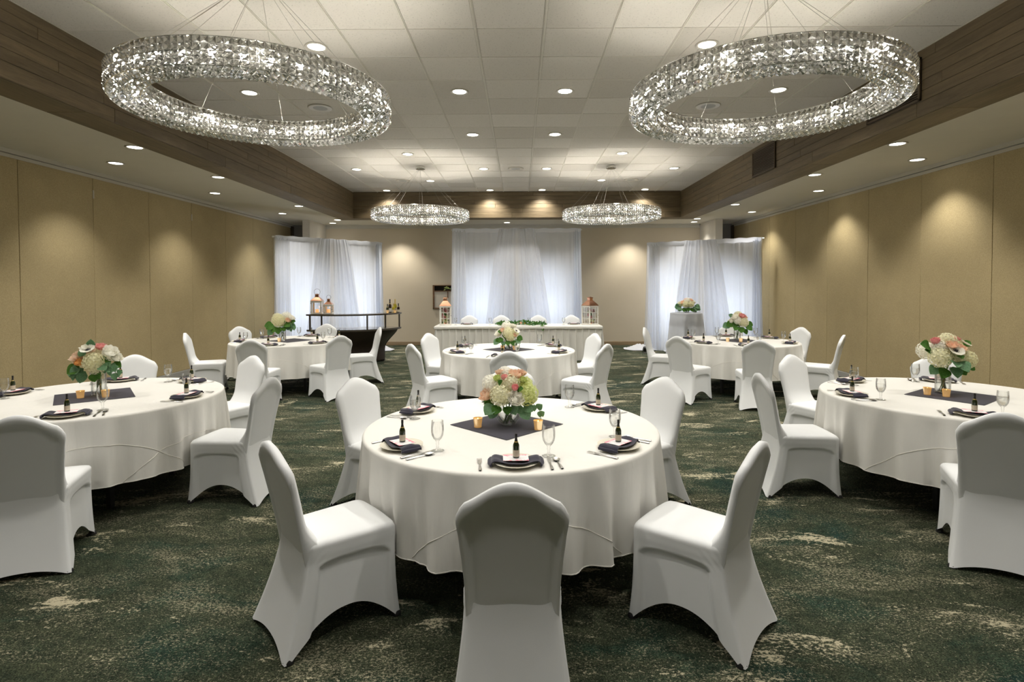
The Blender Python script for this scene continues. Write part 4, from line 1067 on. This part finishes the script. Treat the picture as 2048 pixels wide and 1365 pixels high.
# ------------------------------------------------------------------ pipe-and-drape backdrops
def drapery(name, p0, p1, zt, label, seed, wave=.04, pool=None):
    P0, P1 = Vector((*p0, 0)), Vector((*p1, 0)); D = (P1-P0); W = D.length; D.normalize(); N_ = Vector((D.y, -D.x, 0))
    if N_.y > 0: N_ = -N_
    t = empty(name, (P0+P1)/2, atan2(D.y, D.x)); tag(t, label, 'backdrop', 'white sheer drape backdrops')
    sg = -1 if (Matrix.Rotation(atan2(D.y, D.x), 3, 'Z') @ Vector((0, 1, 0))).dot(N_) < 0 else 1
    h = W/2; rg = random.Random(seed)
    for x in (-h, h):
        MB().tube([(x, 0, 0), (x, 0, zt+.03)], .024, 10).obj('upright', M['lantern'], t, True, 40)
        MB().bbox(x-.2, x+.2, -.2, .2, 0, .008, .002).obj('base_plate', M['black'], t)
    MB().tube([(-h-.06, 0, zt), (h+.06, 0, zt)], .020, 10).obj('crossbar', M['lantern'], t, True, 40)
    def panel(nm, x0t, x1t, x0b, x1b, nfold, amp, off, m, zlow=.0, curve=1.4, irr=1.0):
        ph = rg.uniform(0, 6.28); ph2 = rg.uniform(0, 6.28)
        def fn(u, v):      # v 0 bottom .. 1 top
            k = (1-v)**curve
            x = lerp(lerp(x0t, x1t, u), lerp(x0b, x1b, u), k)
            q = u*nfold*2*pi
            a_ = amp*(.35+.65*k)
            d = a_*(sin(q+ph+irr*1.3*sin(q*.37+ph2))+.45*sin(q*2.3+ph2)*(.4+.6*k)+.35*sin(q*.45+ph))
            x += .35*a_*cos(q+ph)
            z = lerp(zlow, zt+.018, v)
            return (x, sg*(off+d+.03), z)
        return MB().grid(fn, max(30, int(nfold*12)), 26).obj(nm, m, t, True)
    mid = .0
    cw = .13*W
    panel('curtain', -h, mid-cw*.1, -h-.04, mid-.10, 9, .017, .02, M['sheer'])
    panel('curtain', mid+cw*.1, h, mid+.10, h+.05, 9, .017, .02, M['sheer'])
    panel('curtain_gather', -cw*1.05, cw*1.05, -cw*2.1, cw*2.3, 9, .030, .09, M['sheer2'], curve=.8)
    panel('curtain', -h-.03, -h+.30, -h-.11, -h+.34, 4, .030, .05, M['sheer2'])
    panel('curtain', h-.16, h+.02, h-.16, h+.10, 3, .026, .05, M['sheer'])
    # rod pocket band
    def band(u, v):
        x = lerp(-h-.02, h+.02, u); z = zt+.028-.10*v; d = .026*cos(v*pi*.5)+.024+.004*sin(u*70)
        return (x, sg*(d+.045), z+.006*sin(u*55))
    MB().grid(band, 120, 4).obj('rod_pocket', M['hem'], t, True)
    if pool:
        for (x0, x1, dy) in pool:
            def pf(u, v, x0=x0, x1=x1, dy=dy):
                a_ = u*pi
                r = (1-v)
                x = (x0+x1)/2-(x1-x0)/2*cos(a_)*(.25+.75*v); y = sg*(.05+dy*sin(a_)*v)
                z = .012+.10*(1-v)**1.6+.022*abs(sin(u*13+v*3))*(1-v*.7)+.010*sin(v*14+u*5)**2
                return (x, y, z)
            MB().grid(pf, 40, 12).obj('pooled_cloth', M['hem'], t, True)
    for x in (-W*.27, W*.25):
        for z in (.80, 1.60):
            ld = bpy.data.lights.new('drape_lamp', 'SPOT'); ld.energy = BACK_W*.25; ld.color = (.84, .91, 1.0); ld.spot_size = radians(86); ld.spot_blend = 1; ld.shadow_soft_size = .10
            lo = bpy.data.objects.new('drape_lamp', ld); COL.objects.link(lo)
            base = (P0+P1)/2+D*x-N_*1.12; lo.location = (base.x, base.y, z)
            tgt = (P0+P1)/2+D*x+Vector((0, 0, z-.05)); lo.rotation_euler = (tgt-lo.location).to_track_quat('-Z', 'Y').to_euler()
    return t
drapery('drape_backdrop', (-1.645, 13.88), (1.505, 13.88), 3.03, 'wide white sheer drape backdrop in the middle of the far wall', 2)
drapery('drape_backdrop', (-5.316, 12.0), (-3.55, 14.03), 2.71, 'angled white sheer drape backdrop behind the bar at the left corner', 5, pool=[(1.1, 1.65, .35)])
drapery('drape_backdrop', (3.29, 14.1), (5.45, 12.55), 2.685, 'angled white sheer drape backdrop behind the small cocktail table', 9, pool=[(-1.95, -1.05, .5), (-.9, -.2, .35)])
# little black uplight on the carpet at the foot of the right drape
t = empty('uplight', (3.02, 13.35, 0)); tag(t, 'small black uplight on the carpet at the foot of the right drape', 'light')
MB().bbox(-.06, .06, -.06, .06, 0, .012, .003).obj('base', M['black'], t)
MB().lathe([(.045, .0), (.05, .01), (.05, .10), (.04, .11)], 16).obj('can', M['black'], t, True, 40, loc=(0, 0, .05), rot=(.4, 0, 0))
MB().tube([(-.055, 0, .01), (-.06, 0, .10), (.06, 0, .10), (.055, 0, .01)], .005, 5).obj('yoke', M['black'], t)

# ------------------------------------------------------------------ head table
HX0, HX1, HY0, HY1 = -1.83, 1.77, 11.97, 12.73
t = empty('banquet_table', ((HX0+HX1)/2, (HY0+HY1)/2, 0)); tag(t, 'long straight head table under the pleated white skirt', 'table')
MB().box(-1.78, 1.78, -.36, .36, .725, .75).obj('tabletop', M['table'], t)
lg = MB().tube([(0, 0, 0), (0, 0, .725)], .015, 8).mesh('leg', M['black'])
for x in (-1.6, -.15, .15, 1.6):
    for y in (-.28, .28): link('leg', lg, t, (x, y, 0))
b = MB()
def topc(u, v):
    return (lerp(HX0-.02, HX1+.02, u), lerp(HY0-.02, HY1+.02, v), .757)
b.grid(topc, 30, 6)
def ov(side):
    def fn(u, v):
        d = .055*v+.004*sin(u*40)*v; o = .012*sm(v, 0, .3)
        if side == 0: return (lerp(HX0-.02, HX1+.02, u), HY0-.02-o, .757-d)
        if side == 1: return (HX0-.02-o, lerp(HY0-.02, HY1+.02, u), .757-d)
        return (HX1+.02+o, lerp(HY0-.02, HY1+.02, u), .757-d)
    return fn
for s_ in range(3): b.grid(ov(s_), 60, 4)
tag(b.obj('tablecloth', M['linen'], None, True, 50), 'flat white cloth over the top of the long head table', 'tablecloth')
sk = MB()
def skirt(p0, p1, n):
    P0, P1 = Vector(p0), Vector(p1); D = P1-P0; L_ = D.length; D.normalize(); N_ = Vector((D.y, -D.x, 0))
    def fn(u, v):
        q = (u*n) % 1.0; k = .25+.75*v
        # box pleats : flat face with a narrow set-back fold
        dpt = .032*k*(1 if .30 < q < 1 else 0)*(1)
        x = u*L_
        off = .004+.075*k*(sm(q, .0, .06)-sm(q, .14+.08*v, .24+.10*v))+.006*v*sin(q*6.28+1)
        p = P0+D*x+N_*(off+.03*v*.6); return (p.x, p.y, lerp(.705, .012, v))
    sk.grid(fn, n*14, 8)
skirt((HX0, HY0, 0), (HX1, HY0, 0), 25); skirt((HX1, HY0, 0), (HX1, HY1, 0), 5); skirt((HX0, HY1, 0), (HX0, HY0, 0), 5)
tag(sk.obj('table_skirt', M['linen'], None, True), 'pleated white skirt hanging round the long head table to the floor', 'table skirt')
for k, x in enumerate((-1.21, -.44, .44, 1.24)):
    put_chair(x, 12.97, pi, 'white covered chair behind the head table, %s from the left' % ('first', 'second', 'third', 'fourth')[k], 'chairs behind the head table')
HZ = .7585
for k, x in enumerate((-1.19, -.42, .45, 1.22)):
    wh = ('first', 'second', 'third', 'fourth')[k]+' seat from the left at the head table'
    y = 12.47
    single('dinner_plate', plate_me, (x, y, HZ), pi, 'cream plate at the '+wh, 'plate', 'dinner plates')
    single('napkin', nap_me, (x, y, HZ+.003), pi, 'navy napkin on the plate at the '+wh, 'napkin', 'navy napkins')
    single('menu_card', card_me, (x, y, HZ+.030), pi, 'white card on the napkin at the '+wh, 'card', 'floral menu cards')
    single('fork', fork_me, (x+.178, y, HZ), pi, 'steel fork at the '+wh, 'fork', 'steel forks')
    single('knife', knife_me, (x-.170, y, HZ), pi, 'steel knife at the '+wh, 'knife', 'steel knives')
    g = empty('goblet', (x-.24, 12.33, HZ)); tag(g, 'clear goblet at the '+wh, 'goblet', 'stemmed water goblets'); link('goblet_glass', gob_me, g); link('water', wat_me, g)
# garland
t = empty('greenery_garland', (0, 12.12, HZ)); tag(t, 'leafy green garland with small peach blooms along the middle of the head table', 'garland')
rg = random.Random(21); gb = MB(); gs = MB()
lv = [Vector(v_.co) for v_ in leafL.vertices]; lf = [tuple(p.vertices) for p in leafL.polygons]
for k in range(330):
    u = rg.uniform(-1, 1); x = .045+u*.53; y = rg.gauss(0, .035); z = .02+abs(rg.gauss(0, .022))*(1.5-.8*abs(u))
    d = Vector((rg.uniform(-1, 1), rg.uniform(-1, .6), rg.uniform(-.1, .9))).normalized()
    T = Matrix.Translation((x, y, z)) @ orientY(d, Vector((rg.uniform(-1, 1), -1, rg.uniform(0, 1)))) @ Matrix.Scale(rg.uniform(.045, .08), 4)
    gb.add(lv, lf, rg.choice((0, 0, 1)), T)
for k in range(14):
    T = Matrix.Translation((.50+rg.uniform(-.03, .03), -.14+rg.uniform(-.02, .02), .02-k*.007)) @ orientY(Vector((rg.uniform(-1, 1), -.4, rg.uniform(-1, .2))), Vector((0, -1, .3))) @ Matrix.Scale(.06, 4)
    gb.add(lv, lf, 0, T)
o = gb.obj('foliage', [M['leaf'], M['euca']], t, True); o['kind'] = 'stuff'
MB().tube([(-.48, 0, .01), (-.2, .01, .02), (.1, -.01, .02), (.45, 0, .02), (.50, -.13, .02), (.51, -.165, -.07)], .004, 5).obj('stem', M['stem'], t, True)
for i, (x, y, z, ty, r) in enumerate(((-.24, -.04, .055, 'rp', .030), (.03, -.045, .055, 'rp', .032), (.11, -.05, .05, 'ro', .020), (-.05, -.04, .05, 'hw', .028), (.26, -.03, .05, 'rp', .018))):
    o = bpy.data.objects.new(BN[ty], BL[ty]); COL.objects.link(o); o.parent = t; o.matrix_local = Matrix.Translation((x, y, z)) @ orient(Vector((0, -.6, .8))) @ Matrix.Scale(r, 4)

# ------------------------------------------------------------------ lanterns
def lantern(x, y, z, rz, w_, h, rh, label, cols, flowers=False, ringd=True):
    t = empty('lantern', (x, y, z), rz); tag(t, label, 'lantern', 'white lanterns with copper roofs')
    a = w_/2; b = MB(); e = .016 if w_ > .2 else .012
    b.bbox(-a-.012, a+.012, -a-.012, a+.012, 0, .022, .003); b.bbox(-a-.012, a+.012, -a-.012, a+.012, h-.022, h, .003)
    for sx in (-1, 1):
        for sy in (-1, 1): b.bbox(sx*a-e/2-.002, sx*a+e/2+.002, sy*a-e/2-.002, sy*a+e/2+.002, .02, h-.02, .002)
    b.obj('body', M['lantern'], t)
    rows = 3 if cols > 1 else 1
    d = MB()
    for k in range(4):
        T = Matrix.Rotation(k*pi/2, 4, 'Z')
        for c in range(1, cols): xx = -a+2*a*c/cols; d.box(xx-.0045, xx+.0045, -a-.004, -a+.004, .02, h-.02, 0, T)
        if cols > 1:
            for r in range(1, rows): zz = .02+(h-.04)*r/rows; d.box(-a, a, -a-.004, -a+.004, zz-.0045, zz+.0045, 0, T)
        d.box(-a+.008, -a+.020, -a-.006, -a+.002, .02, h-.02, 0, T); d.box(a-.020, a-.008, -a-.006, -a+.002, .02, h-.02, 0, T); d.box(-a, a, -a-.006, -a+.002, .02, .034, 0, T); d.box(-a, a, -a-.006, -a+.002, h-.034, h-.02, 0, T)
    d.obj('glazing_bars', M['lantern'], t)
    pn = MB().box(-a+.01, a-.01, -.001, .001, .025, h-.025).mesh('pane', M['glass'])
    for k in range(4): link('pane', pn, t, (a*.985*sin(k*pi/2), -a*.985*cos(k*pi/2), 0), (0, 0, k*pi/2))
    hg = MB().lathe([(.006, -.008), (.006, .008)], 8).mesh('hinge', M['grill'])
    for zz in (.16*h, .84*h): link('hinge', hg, t, (-a-.006, -a-.008, zz))
    link('hinge', hg, t, (a+.004, -a-.008, h*.5))
    n4 = lambda r, zz: (r*1.414, zz)
    r = MB().lathe([n4(a*1.12, h), n4(a*1.10, h+.008), n4(a*.82, h+rh*.26), n4(a*.46, h+rh*.52), n4(a*.40, h+rh*.56), n4(a*.40, h+rh*.60), n4(a*.34, h+rh*.62), n4(a*.34, h+rh*.82), n4(a*.44, h+rh*.84), n4(a*.38, h+rh*.90), n4(.004, h+rh)], 4, T=Matrix.Rotation(pi/4, 4, 'Z'))
    r.obj('roof', M['copper'], t)
    if ringd:
        rr = w_*.30
        MB().tube([(rr*cos(q*2*pi/24), 0, h+rh*.95+rr*.75+rr*sin(q*2*pi/24)) for q in range(24)], .003, 5, closed=True).obj('ring_handle', M['grill'], t, True)
    if flowers:
        rg = random.Random(3)
        for k in range(11):
            ty = rg.choice(('rp', 'rpk', 'rp', 'hg', 'rk')); p = (rg.uniform(-.05, .05), rg.uniform(-.06, .03), .05+k*(h-.12)/11)
            o = bpy.data.objects.new(BN[ty], BL[ty]); COL.objects.link(o); o.parent = t; o.matrix_local = Matrix.Translation(p) @ orient(Vector((rg.uniform(-.3, .3), -1, .4))) @ Matrix.Scale(.042, 4)
        for k in range(10):
            o = bpy.data.objects.new('leaf', leafG); COL.objects.link(o); o.parent = t
            o.matrix_local = Matrix.Translation((rg.uniform(-.06, .06), rg.uniform(-.07, 0), rg.uniform(.06, h-.08))) @ orientY(Vector((rg.uniform(-1, 1), -.3, rg.uniform(-1, 1))), Vector((0, -1, 0))) @ Matrix.Scale(.05, 4)
    cd = MB().lathe([(.001, .022), (.035, .022), (.035, .10 if not flowers else .07), (.001, .10 if not flowers else .07)], 16, cap0=False, cap1=False).obj('pillar_candle', M['candle'], t, True, 40, loc=(0, -.02, 0))
    ld = bpy.data.lights.new('candle_lamp', 'POINT'); ld.energy = .15; ld.color = (1, .5, .2); ld.shadow_soft_size = .02
    lo = bpy.data.objects.new('candle_lamp', ld); COL.objects.link(lo); lo.location = (x, y, z+.14)
lantern(-1.66, 12.34, HZ, .16, .235, .43, .20, 'tall white lantern with copper roof on the left end of the head table', 3, True, False)
lantern(1.57, 12.36, HZ, .62, .245, .43, .20, 'tall white lantern with copper roof on the right end of the head table', 3, True, False)

# framed hatch on the far wall
t = empty('wall_frame', (-1.9, YB-.02, 1.0)); tag(t, 'brown framed opening on the far wall with a dark strip and yellow flowers along its top', 'wall frame')
fm = MB()
for q in ((-.475, -.43, 0, .655), (.43, .475, 0, .655)): fm.bbox(q[0], q[1], -.03, .018, q[2], q[3], .004)
for q in ((0, .035), (.475, .50), (.63, .655)): fm.bbox(-.475, .475, -.03, .018, q[0], q[1], .004)
fm.obj('frame', M['frame'], t)
MB().box(-.43, .43, -.006, 0, .50, .63).obj('dark_strip', M['black_glass'], t); MB().box(-.43, .43, -.004, .002, .035, .475).obj('panel', M['pane'], t)
MB().bbox(-.015, .012, -.026, -.004, .30, .475, .002).obj('post', M['frame'], t, loc=(-.06, 0, 0))
fl = MB(); rg = random.Random(5)
for k in range(26):
    T = Matrix.Translation((-.07+rg.gauss(0, .045), -.012, .565+rg.gauss(0, .022))) @ orientY(Vector((rg.uniform(-1, 1), -.1, rg.uniform(-1, 1))), Vector((0, -1, 0))) @ Matrix.Scale(.035, 4)
    fl.add(lv, lf, rg.choice((0, 0, 1)), T)
fl.obj('printed_flowers', [M['greenb'], M['leaf']], t)

# ------------------------------------------------------------------ bar
BC = (-3.74, 12.13)
t = empty('curved_bar', (BC[0], BC[1], 0)); tag(t, 'dark curved bar counter with a raised shelf on thin posts', 'bar')
def arc(r0, r1, z0, z1, a0, a1, n=40):
    v = []; f = []
    for k in range(n+1):
        a = lerp(a0, a1, k/n)
        for r, z in ((r0, z0), (r1, z0), (r1, z1), (r0, z1)): v.append((r*cos(a), r*sin(a)*.87, z))
    for k in range(n):
        for e in range(4): e2 = (e+1) % 4; f.append((k*4+e, (k+1)*4+e, (k+1)*4+e2, k*4+e2))
    f.append((0, 1, 2, 3)); f.append((n*4+3, n*4+2, n*4+1, n*4))
    return v, f
A0, A1 = radians(-122), radians(-4)
RB = 1.15
MB().add(*arc(.30, RB-.01, .716, .742, A0, A1)).obj('counter_top', M['bargrey'], t)
MB().add(*arc(RB-.03, RB, .706, .743, A0-.02, A1+.02)).obj('counter_edge', M['baredge'], t)
MB().add(*arc(RB-.30, RB-.01, 1.040, 1.060, A0, A1)).obj('upper_shelf', M['bargrey'], t)
MB().add(*arc(RB-.03, RB+.01, 1.028, 1.0605, A0-.02, A1+.02)).obj('shelf_edge', M['baredge'], t)
MB().add(*arc(RB-.32, RB-.28, 1.028, 1.0605, A0, A1)).obj('shelf_back_edge', M['baredge'], t)
for k, (a, r) in enumerate(((-119, RB-.02), (-113, RB-.24), (-57, RB-.02), (-20, RB-.24), (-7, RB-.02))):
    a = radians(a); MB().bbox(-.014, .014, -.014, .014, .742, 1.035, .003).obj('post', M['baredge'], t, loc=(r*cos(a), r*sin(a)*.87, 0), rot=(0, 0, a))
fp = MB()
def front_panel(u, v):     # flares out below the counter
    a = lerp(A0+.03, A1-.02, u); r = RB-.06-.30*sm(v, 0, .62)**.8; return (r*cos(a), r*sin(a)*.87, lerp(.715, .04, v))
fp.grid(front_panel, 40, 14); fp.grid(lambda u, v: tuple(Vector(front_panel(u, v))*1.0-Vector((.02*cos(lerp(A0, A1, u)), .02*sin(lerp(A0, A1, u)), 0))), 40, 14)
fp.obj('front_panel', M['dkwood'], t, True)
for a in (A0+.02, A1-.02):     # end cheeks with the same flared outline
    pts = []
    for k in range(12):
        v = k/11; r = RB-.06-.30*sm(v, 0, .62)**.8; pts.append((r, lerp(.715, .0, v)))
    pts += [(.45, 0), (.45, .715)]
    q = MB(); n = len(pts); th = .02
    vv = [(r*cos(a)-th*sin(a)*s_, r*sin(a)*.87+th*cos(a)*s_, z_) for s_ in (-.5, .5) for r, z_ in pts]
    q.add(vv, [tuple(range(n)), tuple(range(n, 2*n))[::-1]]+[(i, n+i, n+(i+1) % n, (i+1) % n) for i in range(n)]); q.obj('end_panel', M['dkwood'], t)
for a in (-115, -60, -8):
    a = radians(a); MB().bbox(-.02, .02, -.02, .02, 0, .04, .003).obj('foot', M['black'], t, loc=((RB-.38)*cos(a), (RB-.38)*sin(a)*.87, 0))
def on_bar(a, r): a = radians(a); return BC[0]+r*cos(a), BC[1]+r*sin(a)*.87
UZ = 1.0612
x, y = on_bar(-116, RB-.14); lantern(-4.17, 11.37, UZ, .12, .20, .27, .15, 'large white lantern with lit candle standing on the bar shelf', 1)
lantern(-3.905, 11.29, UZ, .12, .145, .20, .12, 'small white lantern with lit candle standing on the bar shelf', 1)
BT = [(771.5+2.5, .19, .030, 'botglass', 'label', 'foilblk', 'short green bottle, leftmost on the bar shelf'), (779, .29, .036, 'redglass', 'labelwhite', 'foilblk', 'tall dark wine bottle with white label on the bar shelf'), (786, .20, .031, 'yelglass', 'label', 'foil', 'short amber bottle between the tall ones on the bar shelf'), (789.5, .29, .037, 'yelglass', 'label', 'foil', 'tall yellow-green wine bottle on the bar shelf'), (796, .20, .030, 'redglass', 'label', 'foilblk', 'short dark bottle at the right end of the bar shelf')]
for i, (px, hh, r, g, lb, nk, lab) in enumerate(BT):
    yy = 11.80+.03*i+(.06 if i in (1, 3) else 0); xx = (px-1039)/1107*yy
    single('wine_bottle', bottle_mesh(hh, r, 'wine_bottle', g, lb, nk), (xx, yy, UZ), 0, lab, 'bottle', 'bottles on the bar shelf')
votive(-2.80, 11.70, 'small lit votive between the first two bottles on the bar shelf', UZ); votive(-2.66, 11.78, 'small lit votive beside the last bottle on the bar shelf', UZ)

# ------------------------------------------------------------------ cocktail table
CX, CY = 3.53, 11.75
t = empty('cocktail_table', (CX, CY, 0)); tag(t, 'tall round cocktail table under a sheer white cloth', 'table')
MB().lathe([(.001, 1.03), (.315, 1.03), (.32, 1.04), (.315, 1.05), (.001, 1.05)], 32, cap0=False, cap1=False).obj('tabletop', M['table'], t, True, 40)
MB().tube([(0, 0, 0), (0, 0, 1.03)], .035, 10).obj('column', M['black'], t, True, 40); MB().lathe([(.24, 0), (.24, .012), (.05, .03)], 24).obj('base', M['black'], t, True, 30)
drape_cloth(CX, CY, .325, 1.055, 1.03, 5, 'tablecloth', 'sheer white cloth falling in deep folds from the tall cocktail table', 'sheer cloths', M['sheer2'], nf=(7, 12, 4), amp=.11, flare=.10)
a = arrangement(CX+.0, CY-.02, 1.060, 'bowl', [('hc', -.05, -.10, .02, .07), ('hc', .06, -.10, .02, .07), ('rp', -.10, -.05, .05, .05), ('hw', .0, -.06, .09, .07), ('rp', .07, -.04, .10, .05), ('rpk', -.02, -.03, .12, .035), ('rw', .13, -.03, .06, .05), ('hc', -.14, -.02, .02, .06), ('rw', .02, .05, .08, .07)],
  [('e', -.14, -.05, -.04, .12), ('e', -.12, -.06, -.06, .10), ('g', -.05, -.08, -.06, .10), ('g', .05, -.08, -.06, .10), ('e', .14, -.05, -.05, .12), ('e', .16, -.04, -.02, .12), ('g', .0, -.09, -.05, .10), ('e', .12, -.05, -.08, .10), ('e', -.17, -.03, .0, .09)],
  'low bowl of cream and peach blooms on the tall cocktail table', c=(0, 0, .155), bowl_r=.07)
twig(a, [(.12, -.03, .13), (.19, -.05, .12), (.25, -.06, .09)], 5, ln=.06, seed=2); twig(a, [(-.12, -.03, .13), (-.18, -.05, .14), (-.24, -.06, .13)], 5, ln=.06, seed=3)
for dx in (-.19, .13): 
    g = empty('small_tumbler', (CX+dx, CY-.12, 1.060)); tag(g, 'small clear tumbler %s of the bowl on the cocktail table' % ('left' if dx < 0 else 'right'), 'glass', 'small tumblers')
    MB().lathe([(.001, 0), (.022, 0), (.028, .06), (.0265, .06), (.021, .006), (.001, .005)], 16, cap0=False, cap1=False).obj('tumbler', M['glass'], g, True, 50)
bpy.context.view_layer.update()
